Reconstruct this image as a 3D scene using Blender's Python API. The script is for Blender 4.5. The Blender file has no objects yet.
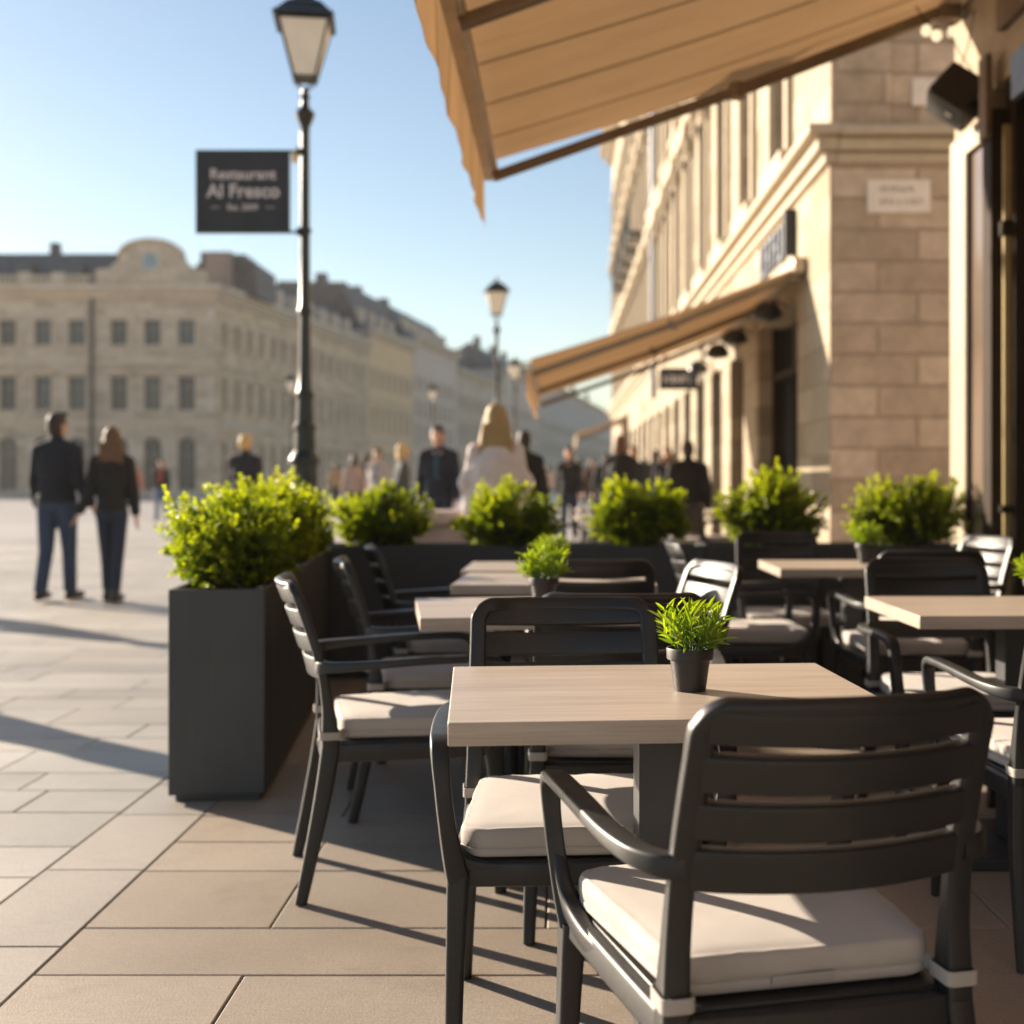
import bpy, bmesh, math, random
import numpy as np
from mathutils import Vector, Matrix, Euler

R = math.radians
random.seed(11)
rng = np.random.default_rng(5)
scene = bpy.context.scene
COL = scene.collection
CAMZ = 1.135          # seated eye height
F = 1250.0            # focal length in pixels at 1024 px width

# ------------------------------------------------------------------ materials
def newmat(name):
    m = bpy.data.materials.new(name); m.use_nodes = True
    nt = m.node_tree
    return m, nt, nt.nodes['Principled BSDF']

def setin(n, key, v):
    if key in n.inputs: n.inputs[key].default_value = v

def texco(nt, kind='Object', scale=(1, 1, 1), rot=(0, 0, 0)):
    tc = nt.nodes.new('ShaderNodeTexCoord'); mp = nt.nodes.new('ShaderNodeMapping')
    mp.inputs['Scale'].default_value = scale; mp.inputs['Rotation'].default_value = rot
    nt.links.new(tc.outputs[kind], mp.inputs['Vector'])
    return mp.outputs['Vector']

def noise(nt, vec, scale, detail=4, rough=.55):
    n = nt.nodes.new('ShaderNodeTexNoise'); n.inputs['Scale'].default_value = scale
    n.inputs['Detail'].default_value = detail; n.inputs['Roughness'].default_value = rough
    if vec is not None: nt.links.new(vec, n.inputs['Vector'])
    return n.outputs['Fac']

def ramp(nt, fac, stops):
    r = nt.nodes.new('ShaderNodeValToRGB'); e = r.color_ramp.elements
    while len(e) < len(stops): e.new(.5)
    for i, (p, c) in enumerate(stops):
        e[i].position = p; e[i].color = (*c, 1)
    nt.links.new(fac, r.inputs['Fac'])
    return r.outputs['Color']

def mixc(nt, a, b, fac=.5, mode='MIX'):
    n = nt.nodes.new('ShaderNodeMix'); n.data_type = 'RGBA'; n.blend_type = mode
    for sock, v in ((n.inputs[6], a), (n.inputs[7], b)):
        if isinstance(v, tuple): sock.default_value = (*v, 1)
        else: nt.links.new(v, sock)
    if isinstance(fac, (int, float)): n.inputs[0].default_value = fac
    else: nt.links.new(fac, n.inputs[0])
    return n.outputs[2]

def bump(nt, bsdf, height, strength=.3, dist=.01):
    b = nt.nodes.new('ShaderNodeBump'); b.inputs['Strength'].default_value = strength
    b.inputs['Distance'].default_value = dist
    nt.links.new(height, b.inputs['Height']); nt.links.new(b.outputs['Normal'], bsdf.inputs['Normal'])

def simple(name, col, rough=.5, metal=0., var=.15, nscale=8, bstr=0., bscale=60, bdist=.004, spec=.5, coords='Object'):
    m, nt, b = newmat(name)
    vec = texco(nt, coords)
    f = noise(nt, vec, nscale, 5)
    lo = tuple(c * (1 - var) for c in col); hi = tuple(min(1, c * (1 + var)) for c in col)
    nt.links.new(ramp(nt, f, [(.3, lo), (.7, hi)]), b.inputs['Base Color'])
    b.inputs['Roughness'].default_value = rough; b.inputs['Metallic'].default_value = metal
    setin(b, 'Specular IOR Level', spec)
    if bstr: bump(nt, b, noise(nt, vec, bscale, 3), bstr, bdist)
    return m

def stone_mat(name, col, bw=.62, bh=.26, mortar=.012, scale=1.0, var=.18, bstr=.5, plain=False, swap='XZ', dirt=.25, wscale=1.0):
    m, nt, b = newmat(name)
    tc = nt.nodes.new('ShaderNodeTexCoord')
    sep = nt.nodes.new('ShaderNodeSeparateXYZ'); nt.links.new(tc.outputs['Object'], sep.inputs[0])
    add = nt.nodes.new('ShaderNodeMath'); add.operation = 'ADD'
    nt.links.new(sep.outputs['X'], add.inputs[0]); nt.links.new(sep.outputs['Y'], add.inputs[1])
    cmb = nt.nodes.new('ShaderNodeCombineXYZ')
    nt.links.new(add.outputs[0], cmb.inputs['X']); nt.links.new(sep.outputs['Z'], cmb.inputs['Y'])
    fine = noise(nt, tc.outputs['Object'], 6 * wscale, 6, .65)
    big = noise(nt, tc.outputs['Object'], .9 * wscale, 4)
    lo = tuple(c * (1 - var) for c in col); hi = tuple(min(1, c * (1 + var)) for c in col)
    base = ramp(nt, fine, [(.3, lo), (.7, hi)])
    dirtc = tuple(c * .62 for c in col)
    base = mixc(nt, base, dirtc, ramp(nt, big, [(.48, (0, 0, 0)), (.8, (dirt * 2,) * 3)]))
    h = fine
    if not plain:
        br = nt.nodes.new('ShaderNodeTexBrick'); br.inputs['Scale'].default_value = scale
        br.inputs['Mortar Size'].default_value = mortar; br.inputs['Brick Width'].default_value = bw
        br.inputs['Row Height'].default_value = bh; br.inputs['Mortar Smooth'].default_value = .3
        br.inputs['Color1'].default_value = (.68, .65, .62, 1); br.inputs['Color2'].default_value = (1, 1, 1, 1)
        br.inputs['Mortar'].default_value = (.66, .63, .60, 1)
        br.offset = .45
        nt.links.new(cmb.outputs[0], br.inputs['Vector'])
        base = mixc(nt, base, br.outputs['Color'], 1.0, 'MULTIPLY')
        mm = nt.nodes.new('ShaderNodeMath'); mm.operation = 'MULTIPLY_ADD'
        nt.links.new(br.outputs['Fac'], mm.inputs[0]); mm.inputs[1].default_value = -1.2
        nt.links.new(fine, mm.inputs[2]); h = mm.outputs[0]
    nt.links.new(base, b.inputs['Base Color']); b.inputs['Roughness'].default_value = .85
    setin(b, 'Specular IOR Level', .25)
    bump(nt, b, h, bstr, .02)
    return m

def paving_mat():
    m, nt, b = newmat('paving stone')
    vec = texco(nt, 'Object')
    at = nt.nodes.new('ShaderNodeAttribute'); at.attribute_name = 'tint'
    fine = noise(nt, vec, 170, 4, .8)
    streak = noise(nt, texco(nt, 'Object', (6, 60, 1)), 2.2, 5, .7)
    big = noise(nt, vec, .7, 4)
    c = mixc(nt, at.outputs['Color'], ramp(nt, fine, [(.28, (.62, .61, .60)), (.72, (1.24, 1.23, 1.22))]), 1, 'MULTIPLY')
    c = mixc(nt, c, ramp(nt, streak, [(.3, (.88, .875, .87)), (.7, (1.08, 1.08, 1.08))]), 1, 'MULTIPLY')
    c = mixc(nt, c, ramp(nt, big, [(.35, (.86, .85, .84)), (.7, (1.04, 1.04, 1.04))]), 1, 'MULTIPLY')
    spots = noise(nt, vec, 9, 2)
    c = mixc(nt, c, ramp(nt, spots, [(.70, (1, 1, 1)), (.78, (.82, .81, .80))]), 1, 'MULTIPLY')
    vo = nt.nodes.new('ShaderNodeTexVoronoi'); vo.inputs['Scale'].default_value = 2.3; nt.links.new(vec, vo.inputs['Vector'])
    sepc = nt.nodes.new('ShaderNodeSeparateColor'); nt.links.new(vo.outputs['Color'], sepc.inputs[0])
    gm = nt.nodes.new('ShaderNodeMath'); gm.operation = 'ADD'; nt.links.new(vo.outputs['Distance'], gm.inputs[0])
    g2 = nt.nodes.new('ShaderNodeMath'); g2.operation = 'GREATER_THAN'; g2.inputs[1].default_value = .42; nt.links.new(sepc.outputs[0], g2.inputs[0]); nt.links.new(g2.outputs[0], gm.inputs[1])
    c = mixc(nt, c, ramp(nt, gm.outputs[0], [(.022, (.62, .61, .60)), (.034, (1, 1, 1))]), 1, 'MULTIPLY')
    stain = noise(nt, texco(nt, 'Object', (1, 1.4, 1)), 1.7, 7, .7)
    c = mixc(nt, c, ramp(nt, stain, [(.56, (1, 1, 1)), (.70, (.84, .82, .80))]), 1, 'MULTIPLY')
    nt.links.new(c, b.inputs['Base Color'])
    nt.links.new(ramp(nt, big, [(.3, (.42,) * 3), (.7, (.62,) * 3)]), b.inputs['Roughness'])
    bump(nt, b, fine, .45, .003)
    return m

def plaza_mat():
    m, nt, b = newmat('plaza stone')
    vec = texco(nt, 'Object')
    br = nt.nodes.new('ShaderNodeTexBrick'); br.inputs['Scale'].default_value = 1
    br.inputs['Brick Width'].default_value = .9; br.inputs['Row Height'].default_value = .45
    br.inputs['Mortar Size'].default_value = .008
    br.inputs['Color1'].default_value = (.40, .37, .34, 1); br.inputs['Color2'].default_value = (.46, .43, .40, 1)
    br.inputs['Mortar'].default_value = (.16, .15, .14, 1)
    nt.links.new(vec, br.inputs['Vector'])
    big = noise(nt, vec, .12, 5)
    c = mixc(nt, br.outputs['Color'], ramp(nt, big, [(.35, (.82, .82, .82)), (.7, (1.08, 1.08, 1.08))]), 1, 'MULTIPLY')
    nt.links.new(c, b.inputs['Base Color']); b.inputs['Roughness'].default_value = .45
    bump(nt, b, noise(nt, vec, 90, 3), .25, .004)
    return m

def wood_mat():
    m, nt, b = newmat('pale oak')
    v1 = texco(nt, 'Object', (1.6, 34, 34)); v2 = texco(nt, 'Object', (5, 260, 260)); v3 = texco(nt, 'Object', (1, 5, 5))
    g1 = noise(nt, v1, 1.6, 6, .6); g2 = noise(nt, v2, 1.4, 3, .6); g3 = noise(nt, v3, 1.1, 3)
    c = ramp(nt, g1, [(.25, (.38, .30, .24)), (.5, (.47, .385, .315)), (.78, (.54, .46, .385))])
    c = mixc(nt, c, ramp(nt, g2, [(.3, (.88, .87, .85)), (.62, (1.04, 1.04, 1.04))]), 1, 'MULTIPLY')
    c = mixc(nt, c, ramp(nt, g3, [(.3, (.88, .87, .86)), (.7, (1.06, 1.06, 1.06))]), 1, 'MULTIPLY')
    nt.links.new(c, b.inputs['Base Color'])
    nt.links.new(ramp(nt, g2, [(.3, (.42,) * 3), (.7, (.34,) * 3)]), b.inputs['Roughness'])
    bump(nt, b, g2, .12, .002)
    return m

def resin_mat(name, col, rough=.42):
    m, nt, b = newmat(name)
    vec = texco(nt, 'Object')
    nt.links.new(ramp(nt, noise(nt, vec, 5, 4), [(.3, tuple(c * .88 for c in col)), (.7, tuple(c * 1.14 for c in col))]), b.inputs['Base Color'])
    nt.links.new(ramp(nt, noise(nt, vec, 14, 5), [(.3, (rough - .06,) * 3), (.75, (rough + .1,) * 3)]), b.inputs['Roughness'])
    bump(nt, b, noise(nt, vec, 520, 2), .10, .001)
    dust = ramp(nt, noise(nt, vec, 38, 6, .75), [(.60, (0, 0, 0)), (.78, (.35, .35, .35))])
    bc = b.inputs['Base Color'].links[0].from_socket
    nt.links.new(mixc(nt, bc, (.07, .068, .065), dust), b.inputs['Base Color'])
    return m

def fabric_mat(name, col, weave=420, bs=.25, wr=0.0):
    m, nt, b = newmat(name)
    vec = texco(nt, 'Object')
    w1 = nt.nodes.new('ShaderNodeTexWave'); w1.inputs['Scale'].default_value = weave / 2.2; w1.bands_direction = 'X'
    w1.inputs['Distortion'].default_value = .6
    w2 = nt.nodes.new('ShaderNodeTexWave'); w2.inputs['Scale'].default_value = weave / 2.2; w2.bands_direction = 'Y'
    w2.inputs['Distortion'].default_value = .6
    nt.links.new(vec, w1.inputs['Vector']); nt.links.new(vec, w2.inputs['Vector'])
    mx = nt.nodes.new('ShaderNodeMath'); mx.operation = 'ADD'
    nt.links.new(w1.outputs['Fac'], mx.inputs[0]); nt.links.new(w2.outputs['Fac'], mx.inputs[1])
    big = noise(nt, vec, 7, 5)
    c = ramp(nt, big, [(.3, tuple(x * .88 for x in col)), (.7, tuple(min(1, x * 1.06) for x in col))])
    nt.links.new(c, b.inputs['Base Color']); b.inputs['Roughness'].default_value = .9
    setin(b, 'Specular IOR Level', .2); setin(b, 'Sheen Weight', .25)
    h = mx.outputs[0]
    if wr:
        ad = nt.nodes.new('ShaderNodeMath'); ad.operation = 'MULTIPLY_ADD'
        nt.links.new(noise(nt, texco(nt, 'Object', (1, 1.6, 1)), 13, 3), ad.inputs[0]); ad.inputs[1].default_value = wr
        nt.links.new(h, ad.inputs[2]); h = ad.outputs[0]
    bump(nt, b, h, bs, .0015)
    return m

def canvas_mat(name, col, pitch=.62, trans=.45):
    m, nt, b = newmat(name)
    nt.nodes.remove(b)
    out = nt.nodes['Material Output']
    vec = texco(nt, 'Object')
    sep = nt.nodes.new('ShaderNodeSeparateXYZ'); nt.links.new(vec, sep.inputs[0])
    pp = nt.nodes.new('ShaderNodeMath'); pp.operation = 'PINGPONG'; pp.inputs[1].default_value = pitch / 2
    nt.links.new(sep.outputs['Y'], pp.inputs[0])
    seam = ramp(nt, pp.outputs[0], [(.010, (.55, .53, .5)), (.022, (1, 1, 1))])
    big = noise(nt, texco(nt, 'Object', (.5, 1.3, .5)), 1.6, 4)
    c = ramp(nt, big, [(.3, tuple(x * .93 for x in col)), (.7, tuple(min(1, x * 1.05) for x in col))])
    c = mixc(nt, c, seam, 1, 'MULTIPLY')
    d = nt.nodes.new('ShaderNodeBsdfDiffuse'); t = nt.nodes.new('ShaderNodeBsdfTranslucent')
    nt.links.new(c, d.inputs['Color']); nt.links.new(c, t.inputs['Color'])
    ms = nt.nodes.new('ShaderNodeMixShader'); ms.inputs[0].default_value = trans
    nt.links.new(d.outputs[0], ms.inputs[1]); nt.links.new(t.outputs[0], ms.inputs[2])
    nt.links.new(ms.outputs[0], out.inputs['Surface'])
    bp = nt.nodes.new('ShaderNodeBump'); bp.inputs['Strength'].default_value = .5; bp.inputs['Distance'].default_value = .03
    nt.links.new(noise(nt, texco(nt, 'Object', (.7, 4, 1)), 2.2, 4), bp.inputs['Height'])
    nt.links.new(bp.outputs[0], d.inputs['Normal']); nt.links.new(bp.outputs[0], t.inputs['Normal'])
    return m

def leaf_mat(name, trans=.5):
    m, nt, b = newmat(name)
    out = nt.nodes['Material Output']
    at = nt.nodes.new('ShaderNodeAttribute'); at.attribute_name = 'tint'
    c = mixc(nt, at.outputs['Color'], ramp(nt, noise(nt, texco(nt), 30, 3), [(.3, (.86, .86, .86)), (.7, (1.1, 1.1, 1.1))]), 1, 'MULTIPLY')
    nt.links.new(c, b.inputs['Base Color']); b.inputs['Roughness'].default_value = .34
    setin(b, 'Specular IOR Level', .55)
    t = nt.nodes.new('ShaderNodeBsdfTranslucent')
    tc = mixc(nt, c, (2.0, 1.75, .4), 1, 'MULTIPLY')
    nt.links.new(tc, t.inputs['Color'])
    ms = nt.nodes.new('ShaderNodeMixShader'); ms.inputs[0].default_value = trans
    nt.links.new(b.outputs[0], ms.inputs[1]); nt.links.new(t.outputs[0], ms.inputs[2])
    nt.links.new(ms.outputs[0], out.inputs['Surface'])
    return m

def glass_dark(name, col=(.05, .06, .07), rough=.08):
    m, nt, b = newmat(name)
    f = noise(nt, texco(nt, 'Object'), .8, 3)
    nt.links.new(ramp(nt, f, [(.35, tuple(x * .5 for x in col)), (.7, col)]), b.inputs['Base Color'])
    b.inputs['Roughness'].default_value = rough; setin(b, 'Specular IOR Level', .8)
    bump(nt, b, noise(nt, texco(nt, 'Object'), 1.1, 2), .05, .05)
    return m

M = {}
M['paving'] = paving_mat(); M['plaza'] = plaza_mat()
M['grout'] = simple('joint sand', (.11, .095, .08), .95, var=.3, nscale=40)
M['wood'] = wood_mat()
M['resin'] = resin_mat('charcoal resin', (.0145, .0153, .0168), .42)
M['steel_dark'] = resin_mat('charcoal powder coat', (.036, .038, .042), .45)
M['cushion'] = fabric_mat('oatmeal cushion fabric', (.475, .425, .385), wr=2.0, bs=.22)
M['strap'] = fabric_mat('oatmeal strap webbing', (.40, .365, .33))
M['badge'] = simple('brushed badge metal', (.55, .52, .46), .35, .8, .2, 30)
M['planter'] = simple('charcoal fibre planter', (.050, .052, .057), .55, 0, .16, 3, .25, 220, .0015)
def planter_mat():
    m, nt, b = newmat('weathered charcoal planter')
    vec = texco(nt, 'Object')
    c = ramp(nt, noise(nt, vec, 3, 5), [(.3, (.043, .045, .049)), (.7, (.058, .060, .065))])
    streak = noise(nt, texco(nt, 'Object', (14, 14, .8)), 1.5, 5, .7)
    c = mixc(nt, c, (.085, .083, .08), ramp(nt, streak, [(.56, (0, 0, 0)), (.74, (.5, .5, .5))]))
    spl = noise(nt, vec, 42, 6, .8)
    c = mixc(nt, c, (.12, .11, .10), ramp(nt, spl, [(.66, (0, 0, 0)), (.74, (.55, .55, .55))]))
    nt.links.new(c, b.inputs['Base Color']); nt.links.new(ramp(nt, streak, [(.4, (.5,) * 3), (.7, (.68,) * 3)]), b.inputs['Roughness'])
    bump(nt, b, noise(nt, vec, 220, 3), .25, .0015)
    return m
M['planter'] = planter_mat()
M['soil'] = simple('potting soil', (.05, .035, .024), .95, 0, .5, 30, .9, 60, .02)
M['pot'] = simple('brown black plastic', (.024, .020, .018), .5, 0, .2, 20, .1, 200, .001)
M['leaf'] = leaf_mat('boxwood leaf', .6)
M['leafpot'] = leaf_mat('herb leaf', .45)
M['twig'] = simple('twig bark', (.10, .075, .045), .9, 0, .3, 30)
M['iron'] = simple('black cast iron', (.022, .026, .025), .32, .25, .35, 10, .2, 60, .003)
M['frost'] = simple('frosted lantern glass', (.78, .74, .66), .35, 0, .08, 5)
M['amber'] = simple('amber glint', (.75, .48, .12), .15, 0, .15, 10)
M['signboard'] = simple('slate sign paint', (.028, .031, .040), .6, 0, .2, 4)
M['letter'] = simple('grey white sign paint', (.62, .58, .58), .6, 0, .1, 6)
M['signedge'] = simple('green black edge paint', (.03, .06, .048), .5, 0, .2, 6)
M['canvas'] = canvas_mat('tan awning canvas', (.63, .495, .35), trans=.46)
M['canvas2'] = canvas_mat('sand awning canvas', (.62, .48, .33), 1.2)
M['alu'] = simple('champagne aluminium', (.50, .41, .31), .4, .35, .15, 6)
M['alu_dark'] = simple('bronze aluminium', (.20, .15, .10), .42, .4, .2, 6)
M['stone_gable'] = stone_mat('warm ashlar', (.62, .505, .40), .80, .285, .016, var=.18, bstr=.9)
M['stone_front'] = stone_mat('cream render stone', (.44, .37, .27), .9, .34, .010, var=.10, bstr=.4, dirt=.15)
M['stone_trim'] = stone_mat('cream trim stone', (.51, .435, .335), plain=True, var=.10, dirt=.2)
M['stone_far'] = stone_mat('weathered facade stone', (.76, .62, .48), 1.6, .55, .03, var=.12, bstr=.4, wscale=.3)
M['stone_far_trim'] = stone_mat('weathered trim stone', (.70, .57, .44), plain=True, var=.12, wscale=.3)
M['ochre_far'] = stone_mat('ochre facade stucco', (.84, .58, .34), plain=True, var=.12, wscale=.3)
M['pink_far'] = stone_mat('rose grey stucco', (.70, .56, .46), plain=True, var=.12, wscale=.3)
M['grey_far'] = stone_mat('grey stucco', (.58, .51, .45), plain=True, var=.12, wscale=.3)
M['slate'] = simple('blue grey slate', (.075, .095, .115), .55, 0, .25, 1.5, .4, 5, .05)
M['slate_dark'] = simple('brown grey slate', (.085, .08, .085), .6, 0, .3, 1.2, .4, 5, .05)
M['winframe'] = simple('grey window paint', (.30, .28, .26), .5, 0, .15, 4)
M['pane'] = glass_dark('window glass')
M['door_glass'] = glass_dark('door glass with brown reflection', (.22, .165, .125), .12)  # brown reflection of a building put into the glass colour
M['pane_sky'] = glass_dark('sky reflection window glass', (.07, .08, .09), .2); M['pane_curtain'] = glass_dark('curtained window glass', (.17, .15, .13), .3)  # pane_sky carries a sky reflection in its base colour
M['pane_far'] = glass_dark('far window glass', (.05, .05, .052), .25)
M['clockface'] = simple('pale blue clock enamel', (.34, .42, .46), .4, 0, .1, 2)
M['cream_paint'] = simple('cream door paint', (.34, .28, .19), .5, 0, .1, 4, .2, 40, .002)
M['brown_paint'] = simple('dark brown door paint', (.028, .017, .010), .75, 0, .25, 4, spec=.2)
M['gold_paint'] = simple('ochre strip paint', (.34, .25, .10), .45, 0, .15, 8)
M['rest_wall'] = stone_mat('warm render', (.38, .30, .21), plain=True, var=.12)
M['rest_shade'] = simple('shade brown wall and plate', (.15, .10, .06), .7, 0, .3, 6, .4, 30, .004)  # brown holds the awning shadow on the upper wall; the plate shares it
M['speaker'] = simple('black speaker cabinet', (.012, .012, .012), .5, 0, .2, 10)
M['grille'] = simple('grey speaker cloth', (.06, .055, .05), .8, 0, .3, 200, .5, 400, .002)
M['plaque'] = simple('pale marble plaque', (.78, .71, .66), .4, 0, .08, 6)
M['ink'] = simple('faded plaque ink', (.16, .13, .12), .7, 0, .2, 20)
M['bulb'] = simple('warm white bulb glass', (.82, .74, .58), .15, 0, .05, 5)
M['bulb'].node_tree.nodes['Principled BSDF'].inputs['Emission Color'].default_value = (1, .82, .52, 1); M['bulb'].node_tree.nodes['Principled BSDF'].inputs['Emission Strength'].default_value = .35
M['metal_grey'] = simple('blue grey steel', (.16, .18, .22), .45, .4, .15, 8)
M['plinth'] = stone_mat('rose grey stone', (.34, .27, .245), plain=True, var=.15)
M['mid_pot_stem'] = simple('green stem', (.10, .17, .03), .6, 0, .2, 20)
_cols = {}
def cloth(col, rough=.85):
    k = tuple(round(c, 3) for c in col)
    if k not in _cols:
        _cols[k] = simple('clothing %d' % (len(_cols) + 1), col, rough, 0, .10, 14, .25, 90, .003)
    return _cols[k]

# ------------------------------------------------------------------ mesh helpers
class MB:
    def __init__(s): s.v = []; s.f = []; s.col = None
    def add(s, vs, fs):
        o = len(s.v); s.v += [tuple(v) for v in vs]; s.f += [tuple(i + o for i in f) for f in fs]
    def box(s, x0, x1, y0, y1, z0, z1):
        s.add([(x0, y0, z0), (x1, y0, z0), (x1, y1, z0), (x0, y1, z0), (x0, y0, z1), (x1, y0, z1), (x1, y1, z1), (x0, y1, z1)],
              [(0, 3, 2, 1), (4, 5, 6, 7), (0, 1, 5, 4), (1, 2, 6, 5), (2, 3, 7, 6), (3, 0, 4, 7)])
    def obox(s, mat, sx, sy, sz):
        c = [mat @ Vector((x * sx / 2, y * sy / 2, z * sz / 2)) for z in (-1, 1) for (x, y) in ((-1, -1), (1, -1), (1, 1), (-1, 1))]
        s.add(c, [(0, 3, 2, 1), (4, 5, 6, 7), (0, 1, 5, 4), (1, 2, 6, 5), (2, 3, 7, 6), (3, 0, 4, 7)])
    def lathe(s, prof, seg=24, c=(0, 0, 0), caps=True):
        vs = []
        for r, z in prof:
            for k in range(seg):
                a = 2 * math.pi * k / seg
                vs.append((c[0] + r * math.cos(a), c[1] + r * math.sin(a), c[2] + z))
        fs = []
        for i in range(len(prof) - 1):
            for k in range(seg):
                k2 = (k + 1) % seg
                fs.append((i * seg + k, i * seg + k2, (i + 1) * seg + k2, (i + 1) * seg + k))
        if caps:
            fs.append(tuple(range(seg - 1, -1, -1))); n = (len(prof) - 1) * seg
            fs.append(tuple(n + k for k in range(seg)))
        s.add(vs, fs)
    def sweep(s, pts, sizes, up=(0, 0, 1), r=.006, seg=3, transport=True, closed=False, caps=True, sub=0):
        pts = [Vector(p) for p in pts]
        if sub: pts, sizes = smooth_path(pts, sizes, sub)
        n = len(pts); rings = []
        upv = Vector(up).normalized()
        for i in range(n):
            if closed: T = pts[(i + 1) % n] - pts[i - 1]
            else: T = pts[min(i + 1, n - 1)] - pts[max(i - 1, 0)]
            T.normalize()
            side = T.cross(upv)
            if side.length < 1e-6: side = T.cross(Vector((.3, .5, .8)))
            side.normalize(); u = side.cross(T).normalized()
            if transport: upv = u
            w, h = sizes[i] if isinstance(sizes, list) else sizes
            rr = min(r, w * .49, h * .49)
            ring = []
            for (cx, cy, a0) in ((w / 2 - rr, h / 2 - rr, 0), (-w / 2 + rr, h / 2 - rr, 90), (-w / 2 + rr, -h / 2 + rr, 180), (w / 2 - rr, -h / 2 + rr, 270)):
                for k in range(seg + 1):
                    a = R(a0 + 90 * k / seg)
                    ring.append(pts[i] + side * (cx + rr * math.cos(a)) + u * (cy + rr * math.sin(a)))
            rings.append(ring)
        m = len(rings[0]); vs = [v for rg in rings for v in rg]; fs = []
        for i in range(n if closed else n - 1):
            j = (i + 1) % n
            for k in range(m):
                k2 = (k + 1) % m
                fs.append((i * m + k, i * m + k2, j * m + k2, j * m + k))
        if caps and not closed:
            fs.append(tuple(range(m - 1, -1, -1))); fs.append(tuple((n - 1) * m + k for k in range(m)))
        s.add(vs, fs)
    def tube(s, pts, rad, seg=8, sub=0):
        if isinstance(rad, (int, float)): rad = [rad] * len(pts)
        s.sweep(pts, [(2 * a, 2 * a) for a in rad], r=10, seg=max(1, seg // 4), sub=sub, up=(.13, .31, .94))
    def ball(s, c, rx, ry, rz, seg=14, rings=9, rot=None):
        vs = []; fs = []
        for i in range(rings + 1):
            t = math.pi * i / rings
            for k in range(seg):
                a = 2 * math.pi * k / seg
                p = Vector((rx * math.sin(t) * math.cos(a), ry * math.sin(t) * math.sin(a), rz * math.cos(t)))
                if rot: p = rot @ p
                vs.append(Vector(c) + p)
        for i in range(rings):
            for k in range(seg):
                k2 = (k + 1) % seg
                fs.append((i * seg + k, (i + 1) * seg + k, (i + 1) * seg + k2, i * seg + k2))
        s.add(vs, fs)
    def capsule(s, a, b, ra, rb, seg=12):
        a = Vector(a); b = Vector(b); d = b - a; L = d.length
        q = d.to_track_quat('Z', 'Y') if L > 1e-6 else Vector((0, 0, 1)).to_track_quat('Z', 'Y')
        prof = [(ra * math.sin(t), -ra * math.cos(t)) for t in [math.pi / 2 * i / 4 for i in range(5)]]
        prof += [(rb * math.cos(t), L + rb * math.sin(t)) for t in [math.pi / 2 * i / 4 for i in range(5)]]
        prof[0] = (ra * .02, -ra); prof[-1] = (rb * .02, L + rb)
        o = len(s.v); s.lathe(prof, seg)
        for i in range(o, len(s.v)): s.v[i] = tuple(a + q @ Vector(s.v[i]))
    def mesh(s, name, mat, smooth=True, angle=40):
        me = bpy.data.meshes.new(name)
        me.from_pydata(s.v, [], s.f); me.update()
        bm = bmesh.new(); bm.from_mesh(me)
        bmesh.ops.remove_doubles(bm, verts=bm.verts, dist=1e-5)
        bmesh.ops.recalc_face_normals(bm, faces=bm.faces)
        bm.to_mesh(me); bm.free()
        if mat: me.materials.append(mat)
        if smooth:
            me.shade_smooth()
            try: me.set_sharp_from_angle(angle=R(angle))
            except Exception: pass
        return me
    def build(s, name, mat, parent=None, smooth=True, bevel=0, angle=40):
        o = bpy.data.objects.new(name, s.mesh(name, mat, smooth, angle)); COL.objects.link(o)
        if parent is not None: o.parent = parent
        if bevel:
            bv = o.modifiers.new('edge', 'BEVEL'); bv.width = bevel; bv.segments = 2; bv.limit_method = 'ANGLE'; bv.angle_limit = R(40)
        return o

def smooth_path(pts, sizes, sub):
    n = len(pts); P = []; S = []
    sz = sizes if isinstance(sizes, list) else [sizes] * n
    for i in range(n - 1):
        p0 = pts[max(i - 1, 0)]; p1 = pts[i]; p2 = pts[i + 1]; p3 = pts[min(i + 2, n - 1)]
        for k in range(sub):
            t = k / sub; t2 = t * t; t3 = t2 * t
            P.append(.5 * ((2 * p1) + (p2 - p0) * t + (2 * p0 - 5 * p1 + 4 * p2 - p3) * t2 + (3 * p1 - p0 - 3 * p2 + p3) * t3))
            S.append(tuple(sz[i][j] * (1 - t) + sz[i + 1][j] * t for j in (0, 1)))
    P.append(pts[-1]); S.append(tuple(sz[-1]))
    return P, S

def empty(name, loc=(0, 0, 0), rz=0.):
    o = bpy.data.objects.new(name, None); COL.objects.link(o)
    o.empty_display_size = .2; o.location = loc; o.rotation_euler = (0, 0, rz)
    return o
def tag(o, label=None, cat=None, group=None, kind=None):
    if label: o['label'] = label
    if cat: o['category'] = cat
    if group: o['group'] = group
    if kind: o['kind'] = kind
    return o
CHILD = {}
def copy_tree(o, parent=None):
    c = o.copy(); COL.objects.link(c)
    c.parent = parent
    if parent is not None: c.matrix_parent_inverse = o.matrix_parent_inverse.copy()
    for ch in list(o.children): copy_tree(ch, c)
    return c
def place(proto, first, loc, rz, label, group=None):
    o = proto if first else copy_tree(proto)
    o.location = loc; o.rotation_euler = (0, 0, rz); o['label'] = label
    if group: o['group'] = group
    return o
def px(x, y, d):                      # rough position at distance d down the street (used to read sizes off while planning)
    return Vector(((x - 560) * d / F, d, CAMZ - (y - 480) * d / F))

# ------------------------------------------------------------------ chair
def back_y(z):                        # lean of the back posts
    zs = [(.38, -.222), (.46, -.224), (.55, -.232), (.64, -.250), (.74, -.281), (.82, -.310), (.90, -.342)]
    for (a, ya), (b, yb) in zip(zs, zs[1:]):
        if z <= b: return ya + (yb - ya) * (z - a) / (b - a)
    return zs[-1][1]
def back_w(z): return .207 - .013 * max(0, (z - .42)) / .44

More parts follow.
